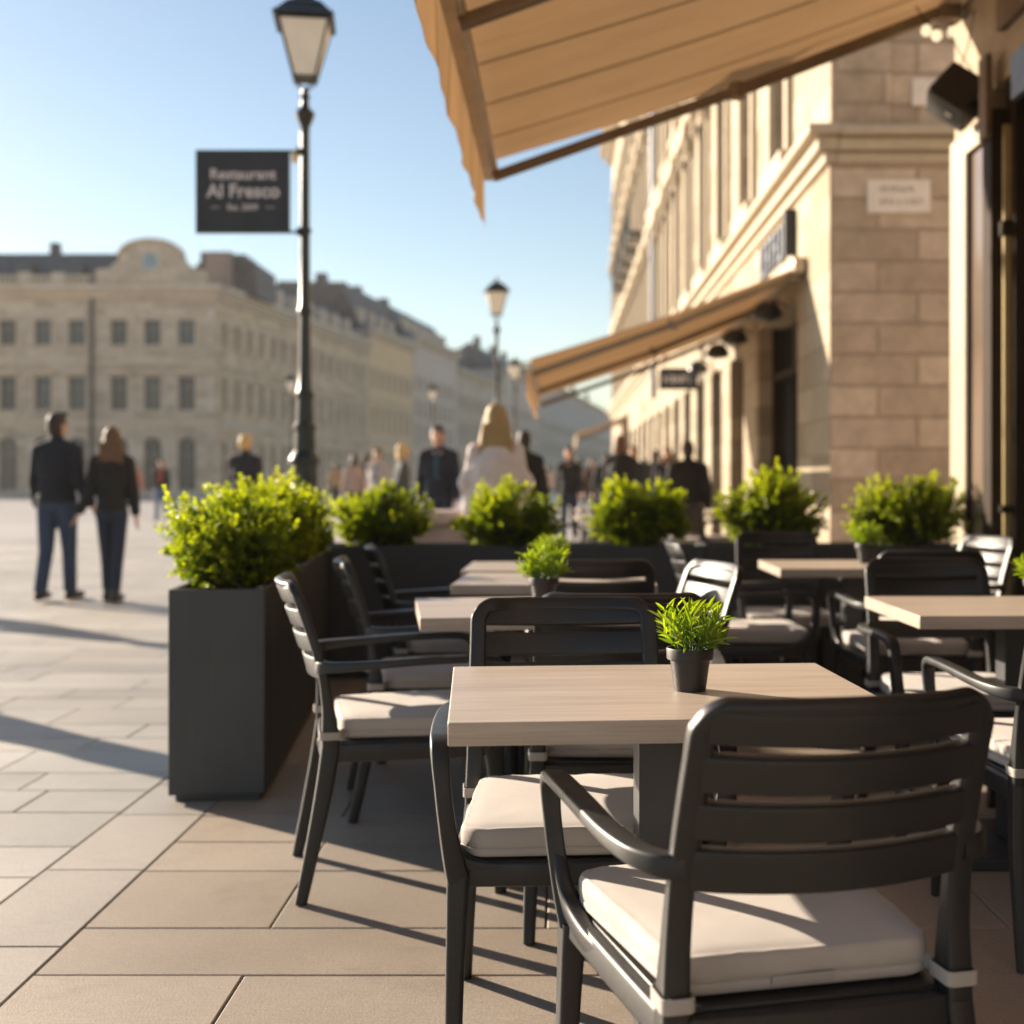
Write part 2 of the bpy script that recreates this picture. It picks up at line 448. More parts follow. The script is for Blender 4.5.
def make_chair():
    root = empty('chair')
    tag(root, 'charcoal resin armchair', 'chair')
    # legs
    for s in (-1, 1):
        m = MB(); m.sweep([(s * .226, -.302, 0), (s * .222, -.272, .14), (s * .215, -.240, .30), (s * back_w(.40), back_y(.40), .41)],
                          [(.030, .032), (.034, .038), (.038, .046), (.040, .050)], up=(0, 1, 0), r=.009, sub=5)
        m.build('leg', M['resin'], root)
    for s in (-1, 1):
        m = MB(); m.sweep([(s * .246, .236, 0), (s * .243, .232, .18), (s * .238, .224, .34), (s * .236, .216, .405)],
                          [(.030, .034), (.034, .040), (.040, .048), (.044, .056)], up=(0, 1, 0), r=.010, sub=5)
        m.build('leg', M['resin'], root)
    # seat frame
    m = MB()
    for s in (-1, 1):
        m.sweep([(s * .203, -.222, .398), (s * .218, 0, .398), (s * .234, .216, .402)], [(.034, .052)] * 3, r=.009, sub=3)
    m.sweep([(-.236, .218, .402), (0, .226, .402), (.236, .218, .402)], [(.034, .050)] * 3, r=.009, sub=6)
    # rear apron with an arched lower edge
    n = 21; top = []; vs = []
    for i in range(n):
        t = -1 + 2 * i / (n - 1); x = t * .198
        zb = .352 - .02 * max(0, abs(t) - .75) / .25 + .010 * (1 - t * t)
        y = -.224 - .010 * (1 - t * t)
        vs += [(x, y - .013, zb), (x, y + .013, zb), (x, y + .013, .421), (x, y - .013, .421)]
    fs = []
    for i in range(n - 1):
        a = i * 4; b = a + 4
        fs += [(a, b, b + 3, a + 3), (a + 1, a + 2, b + 2, b + 1), (a, a + 1, b + 1, b), (a + 3, b + 3, b + 2, a + 2)]
    fs += [(0, 3, 2, 1), ((n - 1) * 4, (n - 1) * 4 + 1, (n - 1) * 4 + 2, (n - 1) * 4 + 3)]
    m.add(vs, fs)
    m.add([(-.20, -.218, .417), (.20, -.218, .417), (.230, .212, .421), (-.230, .212, .421), (-.20, -.218, .427), (.20, -.218, .427), (.230, .212, .429), (-.230, .212, .429)],
          [(0, 3, 2, 1), (4, 5, 6, 7), (0, 1, 5, 4), (1, 2, 6, 5), (2, 3, 7, 6), (3, 0, 4, 7)])
    m.build('seat_frame', M['resin'], root, bevel=.003)
    # backrest: inverted U of posts, top rail and four bowed slats
    m = MB()
    pts = []; sz = []
    zs = [.405, .45, .52, .60, .66, .72, .78, .815]
    for z in zs:
        pts.append(Vector((-back_w(z), back_y(z), z))); sz.append((.036 if z > .5 else .038, .024 if z > .56 else (.032 if z > .5 else .046)))
    w = back_w(.84); rad = .034
    def bow(x, z): return -.034 * (1 - (x / w) ** 2) * min(1, max(0, (z - .5) / .15))
    for a in (20, 45, 70, 90):
        x = -w + rad - rad * math.cos(R(a)); z = .811 + rad * math.sin(R(a))
        pts.append(Vector((x, back_y(z) + bow(x, z) * .6, z))); sz.append((.034, .023))
    N = 9
    for i in range(1, N):
        x = (-w + rad) + (2 * w - 2 * rad) * i / N
        pts.append(Vector((x, back_y(.845) + bow(x, .845), .845))); sz.append((.032, .022))
    left = list(zip(pts, sz))
    right = [(Vector((-p.x, p.y, p.z)), s2) for p, s2 in left[:len(zs) + 4]][::-1]
    allp = left + right
    P, S = smooth_path([a for a, b in allp], [b for a, b in allp], 3)
    m.sweep(P, S, up=(0, 1, 0), r=.006, seg=3)
    for (z0, z1) in ((.802, .850), (.7355, .7885), (.6695, .7225), (.596, .6565)):
        zc = (z0 + z1) / 2; dz = .03
        up = Vector((0, back_y(zc + dz) - back_y(zc - dz), 2 * dz))
        ww = back_w(zc) - .008
        line = [(-ww + 2 * ww * i / 20, back_y(zc) + bow((-ww + 2 * ww * i / 20) * .99, zc), zc - .006 * (1 - (2 * i / 20 - 1) ** 2)) for i in range(21)]
        m.sweep(line, (.021, z1 - z0), up=up, r=.0045, seg=3, transport=False)
    m.build('backrest', M['resin'], root)
    # arms that flow down into the seat corner
    for s in (-1, 1):
        m = MB()
        pts = [(s * .200, back_y(.630), .630), (s * .224, -.240, .631), (s * .248, -.196, .634), (s * .262, -.11, .639), (s * .268, .03, .646), (s * .270, .165, .648),
               (s * .270, .216, .643), (s * .269, .240, .622), (s * .265, .245, .570), (s * .257, .241, .500), (s * .246, .230, .435), (s * .238, .220, .395)]
        sz = [(.032, .036), (.034, .032), (.038, .026), (.040, .022), (.041, .020), (.040, .020), (.038, .022), (.034, .028), (.030, .032), (.031, .036), (.038, .044), (.042, .050)]
        m.sweep(pts, sz, up=(0, 0, 1), r=.0055, sub=5)
        # inner curves joining strut to the front and side rails
        m.sweep([(s * .259, .240, .520), (s * .249, .232, .455), (s * .222, .223, .418), (s * .165, .222, .405), (s * .10, .223, .402)],
                [(.022, .026), (.032, .028), (.040, .029), (.044, .029), (.044, .028)], up=(0, 1, 0), r=.008, sub=4)
        m.sweep([(s * .259, .240, .520), (s * .249, .214, .452), (s * .239, .170, .418), (s * .230, .10, .402), (s * .2165, .02, .399)],
                [(.022, .026), (.032, .028), (.040, .029), (.044, .028), (.040, .024)], up=(1, 0, 0), r=.008, sub=4)
        m.build('armrest', M['resin'], root)
    # badge on the rear apron
    m = MB()
    def oval(a, b, z0, y0, y1, n=28):
        vs = []
        for y in (y0, y1):
            for i in range(n):
                t = 2 * math.pi * i / n; c, s_ = math.cos(t), math.sin(t)
                vs.append((a * math.copysign(abs(c) ** .6, c), y, z0 + b * math.copysign(abs(s_) ** .6, s_)))
        m.add(vs, [tuple(range(n))] + [tuple(range(2 * n - 1, n - 1, -1))] + [(i, (i + 1) % n, n + (i + 1) % n, n + i) for i in range(n)])
    oval(.018, .0078, .386, -.2502, -.2460)
    bd = m.build('badge', M['badge'], root)
    m = MB()
    for i, x in enumerate((-.011, -.006, -.001, .005, .010)):
        m.box(x - .0018, x + .0018, -.2512, -.2500, .383 - .001 * (i % 2), .389)
    m.build('mark', M['ink'], bd, smooth=False)
    # cushion
    cu = make_cushion(root)
    return root

def make_cushion(root):
    def outline(inset):
        hw0 = .199 - inset; hw1 = .231 - inset; y0 = -.196 + inset; y1 = .232 - inset; r = max(.012, .046 - inset * .6)
        pts = []
        for (cx, cy, a0) in ((hw1 - r, y1 - r, 0), (-hw1 + r, y1 - r, 90), (-hw0 + r, y0 + r, 180), (hw0 - r, y0 + r, 270)):
            for k in range(7):
                a = R(a0 + 90 * k / 6); pts.append((cx + r * math.cos(a), cy + r * math.sin(a)))
        out = []
        for i in range(len(pts)):
            p, q = pts[i], pts[(i + 1) % len(pts)]
            L = math.dist(p, q); nseg = max(1, int(round(L / .022))) if L > .05 else 1
            if L > .05: nseg = 18
            for k in range(nseg): out.append((p[0] + (q[0] - p[0]) * k / nseg, p[1] + (q[1] - p[1]) * k / nseg))
        return out
    prof = [(.03, .4305), (.006, .4315), (.001, .436), (0.0, .443), (.0006, .4475), (.0024, .4490), (.0006, .4505), (0.0, .462), (.0006, .477), (.003, .4828), (.006, .4850), (.009, .4846), (.016, .4866), (.04, .488), (.07, .4892), (.11, .490), (.15, .4903)]
    m = MB(); rings = []
    rr = random.Random(4)
    for li, (ins, z) in enumerate(prof):
        o = outline(ins); rg = []
        for k, (x, y) in enumerate(o):
            dz = .0007 * math.sin(x * 31 + y * 17 + 1.3) * (z > .475) * (0 if ins > .05 else 1) + .0008 * math.sin(k * 1.9) * (.45 < z < .492) * (1 if ins < .008 else 0)
            edge = .0013 * math.sin(k * .83 + li * .3) * (.44 < z < .494) * (1 if ins < .008 else 0)
            L = math.hypot(x, y)
            rg.append((x + edge * x / L, y + edge * y / L, z + dz + .004 * (y < -.1) * 0))
        rings.append(rg)
    n = len(rings[0]); vs = [v for rg in rings for v in rg]; fs = []
    for i in range(len(rings) - 1):
        for k in range(n):
            fs.append((i * n + k, i * n + (k + 1) % n, (i + 1) * n + (k + 1) % n, (i + 1) * n + k))
    fs.append(tuple(range(n - 1, -1, -1))); b = (len(rings) - 1) * n
    vs.append((0, .02, .4905)); c = len(vs) - 1
    for k in range(n): fs.append((b + k, b + (k + 1) % n, c))
    m.add(vs, fs)
    cu = m.build('cushion', M['cushion'], root, angle=75)
    for s in (-1, 1):
        m = MB(); cx = s * back_w(.447); cy = back_y(.447)
        loop = []
        for (ax, ay, a0) in ((.014, .020, 0), (-.014, .020, 90), (-.014, -.020, 180), (.014, -.020, 270)):
            for k in range(4):
                a = R(a0 + 30 * k); loop.append((cx + ax + .0085 * math.cos(a), cy + ay + .0085 * math.sin(a), .446))
        m.sweep(loop, (.003, .021), r=.0012, seg=1, closed=True, transport=False)
        m.sweep([(cx - s * .012, cy + .030, .447), (cx - s * .022, cy + .040, .449), (cx - s * .034, cy + .048, .452)], (.0035, .021), r=.0012, seg=1, transport=False)
        m.build('strap', M['strap'], cu)
    m = MB(); m.sweep([(-.055, -.1985, .4465), (0, -.1992, .4465), (.038, -.1985, .4465)], (.005, .013), r=.002, seg=2, transport=False)
    m.build('fabric_tag', M['strap'], cu)
    return cu

# ------------------------------------------------------------------ table
def make_table():
    root = empty('cafe_table'); tag(root, 'cafe table', 'table')
    m = MB(); m.box(-.38, .38, -.30, .30, .712, .75); m.build('tabletop', M['wood'], root, bevel=.0025)
    m = MB(); m.box(-.04, .04, -.04, .04, .0362, .6998); m.box(-.17, .17, -.025, .025, .700, .7118); m.box(-.025, .025, -.17, -.0252, .700, .7118); m.box(-.025, .025, .0252, .17, .700, .7118)
    m.build('column', M['steel_dark'], root, bevel=.003)
    m = MB(); m.box(-.22, .22, -.22, .22, 0, .036); m.build('base_plate', M['steel_dark'], root, bevel=.006)
    return root

# ------------------------------------------------------------------ foliage
def leaves_mesh(name, P, D, N, L, W, C, mat, fold=.25):
    """P base points, D directions, N face normals, L lengths, W widths, C colours"""
    n = len(P)
    D = D / np.linalg.norm(D, axis=1, keepdims=True)
    S = np.cross(D, N); S /= np.linalg.norm(S, axis=1, keepdims=True) + 1e-9
    U = np.cross(S, D)
    L = L[:, None]; W = W[:, None]
    v = np.empty((n, 6, 3))
    v[:, 0] = P
    v[:, 1] = P + D * L * .35 + S * W * .5 + U * W * fold
    v[:, 2] = P + D * L * .75 + S * W * .36 + U * W * fold * .6 - U * L * .05
    v[:, 3] = P + D * L - U * L * .14
    v[:, 4] = P + D * L * .75 - S * W * .36 + U * W * fold * .6 - U * L * .05
    v[:, 5] = P + D * L * .35 - S * W * .5 + U * W * fold
    base = np.arange(n)[:, None] * 6
    f = np.concatenate([base + np.array([[0, 1, 2, 3]]), base + np.array([[0, 3, 4, 5]])], 0)
    me = bpy.data.meshes.new(name)
    me.from_pydata(v.reshape(-1, 3).tolist(), [], f.tolist()); me.update()
    at = me.attributes.new('tint', 'FLOAT_COLOR', 'POINT')
    col = np.ones((n, 6, 4)); col[:, :, :3] = C[:, None, :]
    at.data.foreach_set('color', col.reshape(-1))
    me.materials.append(mat)
    return me

def make_shrub(seed, rx, ry, h, z0=.70, nsprig=700, lsize=.017):
    g = np.random.default_rng(seed)
    root = empty('box_shrub')
    P = []; D = []; N = []; L = []; W = []; C = []
    stems = MB()
    ph = g.uniform(0, 6.28, 6)
    cz = h * .40
    nc = 34
    cl = g.normal(size=(nc, 3)); cl /= np.linalg.norm(cl, axis=1, keepdims=True)
    cr = g.uniform(.78, 1.10, nc); tone = g.normal(size=nc) * .10
    for i in range(nsprig):
        ci = int(g.integers(0, nc)); u = cl[ci] + g.normal(size=3) * .26; u /= np.linalg.norm(u)
        d2 = 1 - float(u @ cl[ci])
        rad = g.uniform(.22, 1.0) ** .55 * cr[ci] * (1 - 1.1 * d2)
        if rad < .2: continue
        shoot = g.random() < .08 and u[2] > -.1
        if shoot: rad *= g.uniform(1.08, 1.26)
        zz = u[2] * (h - cz) if u[2] > 0 else u[2] * cz
        tip = np.array([u[0] * rx * rad, u[1] * ry * rad, cz + zz * rad])
        if tip[2] < .06: tip[:2] *= .80 + .2 * max(0, tip[2] + .02) / .08
        tip[2] = max(tip[2], g.uniform(.0, .05))
        dirn = np.array([u[0], u[1], u[2] * .8 + .35]) + g.normal(size=3) * .35
        if shoot: dirn = np.array([u[0] * .5, u[1] * .5, 1.0]) + g.normal(size=3) * .2
        dirn /= np.linalg.norm(dirn)
        ln = g.uniform(.05, .085) * (1.25 if shoot else 1)
        b = tip - dirn * ln
        if i % 4 == 0:
            mid = Vector((b[0] * .5, b[1] * .5, max(.02, b[2] * .45)))
            stems.tube([(b[0] * .3, b[1] * .3, -.03), mid, tuple(b), tuple(tip)], [.005, .004, .0025, .001], 4)
        npair = int(g.integers(6, 9))
        side = np.cross(dirn, g.normal(size=3)); side /= np.linalg.norm(side)
        side2 = np.cross(dirn, side)
        outer = np.clip((rad - .55) / .45, 0, 1.2)
        for k in range(npair):
            t = (k + .5) / npair
            p = b + dirn * ln * (.1 + .92 * t)
            sd = side if k % 2 else side2
            for sg in (-1, 1):
                d = sd * sg * (1.0 - .45 * t) + dirn * (.25 + .7 * t) + g.normal(size=3) * .25
                P.append(p); D.append(d); N.append(dirn + g.normal(size=3) * .45)
                sz = lsize * g.uniform(.75, 1.2) * (1 - .3 * max(0, t - .6))
                L.append(sz); W.append(sz * g.uniform(.68, .86))
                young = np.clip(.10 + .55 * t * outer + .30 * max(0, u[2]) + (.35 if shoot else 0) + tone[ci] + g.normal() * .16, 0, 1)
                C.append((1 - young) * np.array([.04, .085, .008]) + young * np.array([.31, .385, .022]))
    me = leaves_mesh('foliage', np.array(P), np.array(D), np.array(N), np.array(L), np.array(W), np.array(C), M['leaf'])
    o = bpy.data.objects.new('foliage', me); COL.objects.link(o); o.parent = root
    stems.build('stems', M['twig'], root)
    return root

def make_pot_plant(seed, scale=1.0):
    g = np.random.default_rng(seed)
    root = empty('potted_plant')
    m = MB()
    m.lathe([(.027, 0), (.029, .001), (.0365, .056), (.0405, .0565), (.0425, .058), (.0435, .076), (.0425, .078), (.0395, .078), (.0385, .072), (.037, .066), (.0005, .066)], 36, caps=False)
    m.add([(0, 0, 0)], []); m.lathe([(.027, 0.0002), (.0005, .0002)], 36, caps=False)
    pot = m.build('pot', M['pot'], root)
    m = MB(); m.lathe([(.0380, .0665), (.03, .0695), (.015, .071), (.001, .0715)], 20, caps=False); m.build('soil', M['soil'], root)
    P = []; D = []; N = []; L = []; W = []; C = []; st = MB()
    for i in range(40):
        a = g.uniform(0, 6.283); r = math.sqrt(g.uniform(0, 1)) * .028
        b = np.array([r * math.cos(a), r * math.sin(a), .068])
        tilt = (r / .028) * g.uniform(.3, 1.25)
        a2 = a + g.normal() * .4
        d = np.array([math.cos(a2) * tilt, math.sin(a2) * tilt, 1.0]); d /= np.linalg.norm(d)
        ln = g.uniform(.045, .088) * (1.0 if tilt < .7 else .85)
        tip = b + d * ln + np.array([0, 0, -.004 * tilt])
        st.tube([tuple(b), tuple(b + d * ln * .55 + np.array([0, 0, .004])), tuple(tip)], [.0011, .0009, .0005], 4)
        nl = g.integers(8, 12)
        for k in range(nl):
            t = .25 + .78 * (k + g.uniform(0, .6)) / nl
            p = b + d * ln * min(t, 1.0)
            az = k * 2.4 + g.uniform(-.4, .4)
            e1 = np.cross(d, [0.3, .2, .9]); e1 /= np.linalg.norm(e1); e2 = np.cross(d, e1)
            dd = (e1 * math.cos(az) + e2 * math.sin(az)) * g.uniform(.35, .85) + d * g.uniform(.6, 1.1)
            P.append(p); D.append(dd); N.append(d + g.normal(size=3) * .3)
            s = g.uniform(.020, .040) * (.75 + .35 * t); L.append(s); W.append(s * g.uniform(.15, .22))
            y = np.clip(t * .75 + g.normal() * .15, 0, 1)
            C.append((1 - y) * np.array([.05, .13, .015]) + y * np.array([.26, .36, .025]))
    me = leaves_mesh('foliage', np.array(P), np.array(D), np.array(N), np.array(L), np.array(W), np.array(C), M['leafpot'], .15)
    o = bpy.data.objects.new('foliage', me); COL.objects.link(o); o.parent = root
    st.build('stems', M['mid_pot_stem'], root)
    root.scale = (scale,) * 3
    return root

# ------------------------------------------------------------------ planter boxes
def make_planter(length, width, h=.75):
    """local: runs along +Y from 0 to length, x from 0 to width"""
    root = empty('planter_box'); t = .022
    m = MB()
    m.box(.02, width - .02, .02, length - .02, 0, .0245)
    # shell: outer, rim, inner
    def ring(x0, x1, y0, y1, z): return [(x0, y0, z), (x1, y0, z), (x1, y1, z), (x0, y1, z)]
    vs = ring(0, width, 0, length, .025) + ring(0, width, 0, length, h) + ring(t, width - t, t, length - t, h) + ring(t, width - t, t, length - t, h - .12)
    fs = [(0, 3, 2, 1)]
    for lv in range(3):
        for k in range(4):
            a = lv * 4 + k; b = lv * 4 + (k + 1) % 4
            fs.append((a, b, b + 4, a + 4))
    fs.append((12, 13, 14, 15))
    m.add(vs, fs)
    m.build('box', M['planter'], root, bevel=.004)
    m = MB(); nx, ny = 6, max(6, int(length / .06)); vs = []; fs = []
    for j in range(ny + 1):
        for i in range(nx + 1):
            vs.append((t + .001 + (width - 2 * t - .002) * i / nx, t + .001 + (length - 2 * t - .002) * j / ny, h - .05 + .012 * math.sin(i * 2.1 + j * 1.3) + random.uniform(-.006, .006)))
    for j in range(ny):
        for i in range(nx):
            a = j * (nx + 1) + i; fs.append((a, a + 1, a + nx + 2, a + nx + 1))
    m.add(vs, fs); m.build('soil', M['soil'], root)
    return root

# ------------------------------------------------------------------ people
def remeshed(m, voxel, mat, name, smooth_it=3):
    me = bpy.data.meshes.new('tmp'); me.from_pydata(m.v, [], m.f); me.update()
    bm = bmesh.new(); bm.from_mesh(me); bmesh.ops.remove_doubles(bm, verts=bm.verts, dist=1e-6)
    bmesh.ops.recalc_face_normals(bm, faces=bm.faces); bm.to_mesh(me); bm.free()
    o = bpy.data.objects.new('tmp', me); COL.objects.link(o)
    r = o.modifiers.new('r', 'REMESH'); r.mode = 'VOXEL'; r.voxel_size = voxel
    sm = o.modifiers.new('s', 'SMOOTH'); sm.iterations = smooth_it; sm.factor = .5
    dg = bpy.context.evaluated_depsgraph_get()
    out = bpy.data.meshes.new_from_object(o.evaluated_get(dg)); out.name = name
    bpy.data.objects.remove(o); bpy.data.meshes.remove(me)
    out.materials.clear(); out.materials.append(mat); out.shade_smooth()
    return out

def link(name, me, parent):
    o = bpy.data.objects.new(name, me); COL.objects.link(o); o.parent = parent; return o

SKIN = {}
def skin(col):
    if col not in SKIN: SKIN[col] = simple('skin tone %d' % (len(SKIN) + 1), col, .55, 0, .1, 30)
    return SKIN[col]

def make_person(label, loc, yaw, H=1.75, female=False, walk=1.0, top=(.02, .022, .03), legs=(.03, .045, .08), hair=(.05, .03, .02), style='short',
                skin_col=(.48, .30, .22), build=1.0, shirt=None, vox=.013, turn=0., shoes=(.03, .025, .022), poncho=False, swing=1.0, group=None, reach=None):
    s = H / 1.75
    root = empty('person', loc, yaw); tag(root, label, 'person', group)
    bw = (.90 if female else 1.0) * build
    # joints
    J = {}
    lift = 0
    ank = []
    for k, sg in (('R', 1), ('L', -1)):
        fwd = sg * walk
        a1 = R(17 if fwd > 0 else -11) * abs(walk); a2 = R(7 if fwd > 0 else -30) * abs(walk)
        hip = Vector((sg * .088 * bw, 0, .90)); knee = hip + .42 * Vector((-sg * .03, math.sin(a1), -math.cos(a1)))
        an = knee + .41 * Vector((-sg * .01, math.sin(a2), -math.cos(a2)))
        J['hip' + k], J['knee' + k], J['ank' + k] = hip, knee, an; ank.append(an.z)
        b = R(-18 if fwd > 0 else 16) * abs(walk) * swing
        sh = Vector((sg * .168 * bw, -.005, 1.395)); el = sh + .285 * Vector((sg * .17, math.sin(b), -math.cos(b)))
        wr = el + .25 * Vector((sg * .03, math.sin(b + R(14)), -math.cos(b + R(14))))
        if reach and reach[0] == k:
            wr = el + .25 * (Vector(reach[1]) - el).normalized()
        J['sh' + k], J['el' + k], J['wr' + k] = sh, el, wr
    dz = .075 - min(ank)
    for k in J: J[k] = (J[k] + Vector((0, 0, dz))) * s
    up = lambda v: (Vector(v) + Vector((0, 0, dz))) * s
    e = lambda v: v * s
    ht = Matrix.Rotation(turn, 3, 'Z')
    hc = up((0, .018, 1.632))
    # body: one continuous surface
    m = MB()
    m.ball(up((0, 0, 1.28)), e(.158 * bw), e(.10), e(.21)); m.ball(up((0, 0, 1.05)), e(.138 * bw), e(.095), e(.2)); m.ball(up((0, -.005, .93)), e(.152 * bw), e(.11), e(.13))
    for k in 'RL': m.capsule(J['sh' + k] * .82 + up((0, 0, 1.40)) * .18, up((0, -.008, 1.475)), e(.052), e(.045))
    m.capsule(up((0, -.012, 1.42)), up((0, .012, 1.56)), e(.062), e(.050))
    for k in 'RL':
        m.capsule(J['hip' + k], J['knee' + k], e(.078 * bw), e(.050)); m.capsule(J['knee' + k], J['ank' + k], e(.050), e(.034))
        m.capsule(J['sh' + k], J['el' + k], e(.050), e(.037)); m.capsule(J['el' + k], J['wr' + k], e(.037), e(.026))
        a = J['ank' + k]; m.capsule(a + Vector((0, -.03 * s, -.03 * s)), a + Vector((0, .13 * s, -.045 * s)), e(.035), e(.026))
    m.ball(hc, e(.073), e(.088), e(.108), 18, 12, ht)
    m.ball(hc + ht @ Vector((0, e(.035), e(-.055))), e(.050), e(.048), e(.055), 14, 9, ht)                       # jaw
    m.capsule(hc + ht @ Vector((0, e(.086), e(.004))), hc + ht @ Vector((0, e(.102), e(-.030))), e(.011), e(.016))       # nose
    for sg in (-1, 1):
        m.ball(hc + ht @ Vector((sg * e(.074), e(-.004), e(-.008))), e(.012), e(.020), e(.030), 10, 6, ht)       # ears
        m.capsule(hc + ht @ Vector((sg * e(.012), e(.082), e(.024))), hc + ht @ Vector((sg * e(.045), e(.072), e(.026))), e(.010), e(.009))   # brows
    m.capsule(hc + ht @ Vector((-e(.018), e(.083), e(-.057))), hc + ht @ Vector((e(.018), e(.083), e(-.057))), e(.008), e(.008))
    body = remeshed(m, vox * .8 * s, skin(skin_col), 'body', 2)
    # hands appended to the body mesh
    hm = MB()
    for k, sg in (('R', 1), ('L', -1)):
        w = J['wr' + k]; d = (w - J['el' + k]).normalized()
        fwd = Vector((0, 1, 0)) - d * d.y; fwd.normalize(); inn = d.cross(fwd) * sg
        pc = w + d * e(.048)
        rot = Matrix((fwd, inn, d)).transposed()
        hm.ball(pc, e(.040), e(.017), e(.055), 12, 8, rot)
        for i, (off, ln) in enumerate(((.028, .068), (.010, .078), (-.009, .072), (-.027, .056))):
            b0 = w + d * e(.085) + fwd * e(off)
            b1 = b0 + (d * .9 - inn * sg * .0 + fwd * .05).normalized() * e(ln * .5); b2 = b1 + (d * .8 + fwd * .12 + inn * .35).normalized() * e(ln * .5)
            hm.capsule(b0, b1, e(.0095), e(.0085), 8); hm.capsule(b1, b2, e(.0085), e(.007), 8)
        t0 = w + d * e(.030) + fwd * e(.034); t1 = t0 + (d * .6 + fwd * .7).normalized() * e(.038); t2 = t1 + (d * .95 + fwd * .25).normalized() * e(.030)
        hm.capsule(t0, t1, e(.012), e(.010), 8); hm.capsule(t1, t2, e(.010), e(.008), 8)
    bm = bmesh.new(); bm.from_mesh(body)
    tmp = hm.mesh('hands', None); bm.from_mesh(tmp); bm.to_mesh(body); bm.free(); body.shade_smooth(); bpy.data.meshes.remove(tmp)
    link('body', body, root)
    # trousers
    m = MB()
    m.ball(up((0, -.008, .93)), e(.162 * bw), e(.122), e(.13)); m.ball(up((0, 0, 1.0)), e(.150 * bw), e(.108), e(.06))
    tight = .006 if female else .018
    for k in 'RL':
        m.capsule(J['hip' + k], J['knee' + k], e(.084 * bw + tight * .5), e(.054 + tight)); m.capsule(J['knee' + k], J['ank' + k] + Vector((0, 0, .01)), e(.054 + tight * .9), e(.038 + tight * 1.3))
    link('trousers', remeshed(m, vox * s, cloth(legs), 'trousers', 2), root)
    # jacket
    m = MB()
    if poncho:
        m.ball(up((0, -.01, 1.20)), e(.215), e(.150), e(.24)); m.ball(up((0, -.01, 1.00)), e(.235), e(.165), e(.20)); m.ball(up((0, -.01, 1.33)), e(.155), e(.11), e(.14))
        for k in 'RL': m.capsule(J['el' + k] + Vector((0, 0, e(.04))), up((0, -.012, 1.45)), e(.085), e(.070))
    else:
        jw = bw * (1.0 if female else 1.06)
        m.ball(up((0, -.004, 1.25)), e(.176 * jw), e(.126), e(.215)); m.ball(up((0, -.004, 1.05)), e(.160 * jw), e(.122), e(.19)); m.ball(up((0, -.008, .955)), e(.170 * jw), e(.130), e(.115))
        for k in 'RL': m.capsule(J['sh' + k], up((0, -.012, 1.465)), e(.068), e(.062))
    m.capsule(up((0, -.014, 1.44)), up((0, -.006, 1.515)), e(.074), e(.062))
    for k in 'RL':
        f = .016 if not poncho else .006
        m.capsule(J['sh' + k], J['el' + k], e(.052 + f), e(.043 + f)); m.capsule(J['el' + k], J['wr' + k] - (J['wr' + k] - J['el' + k]) * .12, e(.044 + f), e(.034 + f))
    jk = link('sweater' if poncho else 'jacket', remeshed(m, vox * s, cloth(top), 'jacket', 2), root)
    if shirt:
        m = MB(); m.ball(up((0, .014, 1.25)), e(.055), e(.122), e(.24), 12, 10); link('shirt', m.mesh('shirt', cloth(shirt)), root)
    # hair
    m = MB()
    hv = lambda x, y, z: hc + ht @ Vector((e(x), e(y), e(z)))
    m.ball(hv(0, -.016, .026), e(.083), e(.094), e(.098), 16, 10, ht)
    m.ball(hv(0, -.035, -.015), e(.080), e(.074), e(.095), 14, 9, ht)
    if style == 'long':
        m.ball(hv(0, -.045, -.09), e(.092), e(.062), e(.12), 14, 9, ht); m.ball(hv(0, -.060, -.19), e(.112), e(.050), e(.12), 14, 9, ht)
        for sg in (-1, 1): m.capsule(hv(sg * .066, -.012, .0), hv(sg * .102, -.020, -.20), e(.030), e(.036)); m.capsule(hv(sg * .10, -.02, -.18), hv(sg * .118, .0, -.27), e(.030), e(.012))
        for i in range(7):
            x = -.084 + .028 * i; m.capsule(hv(x, -.082, -.06), hv(x * 1.45 + .012 * (i % 2), -.088, -.27 - .028 * ((i * 2) % 3)), e(.026), e(.007), 8)
    elif style == 'bob':
        m.ball(hv(0, -.045, -.07), e(.092), e(.062), e(.11), 14, 9, ht)
        for sg in (-1, 1): m.capsule(hv(sg * .070, -.005, .0), hv(sg * .078, -.005, -.12), e(.028), e(.026))
    elif style == 'hood':
        m.ball(hv(0, -.03, -.10), e(.095), e(.08), e(.07), 14, 9, ht)
    else:
        for i in range(9):
            a = i * .7; m.capsule(hv(.05 * math.cos(a), .02 + .045 * math.sin(a), .095), hv(.06 * math.cos(a + .3), .035 + .05 * math.sin(a + .3), .115), e(.020), e(.010), 8)
    hm2 = remeshed(m, vox * .8 * s, cloth(hair, .6), 'hair', 1)
    link('hair', hm2, root)
    # shoes
    for k, sg in (('R', 1), ('L', -1)):
        a = J['ank' + k]; m = MB()
        rear = a.z > .10 * s
        tip = Vector((sg * .02 * s, .175 * s, -.036 * s)) if not rear else Vector((sg * .01 * s, .13 * s, -.036 * s - (a.z - .075 * s)))
        m.capsule(a + Vector((0, -.035 * s, -.028 * s)), a + tip, e(.044), e(.036), 12); m.capsule(a + Vector((0, -.01, .02)), a + Vector((0, -.025 * s, -.02 * s)), e(.046), e(.046), 12)
        zmin = min(v[2] for v in m.v)
        m.v = [(v[0], v[1], max(v[2], .003)) for v in m.v]
        m.build('shoe', cloth(shoes, .5), root)
    # face
    for sg in (-1, 1):
        m = MB(); m.ball(hv(sg * .031, .0745, .008), e(.011), e(.009), e(.007), 10, 6, ht); m.build('eye', cloth((.05, .04, .035), .2), root)
    m = MB(); m.capsule(hv(-.02, .0885, -.057), hv(.02, .0885, -.057), e(.0045), e(.0045), 8); m.build('mouth', cloth((.30, .12, .10)), root)
    return root

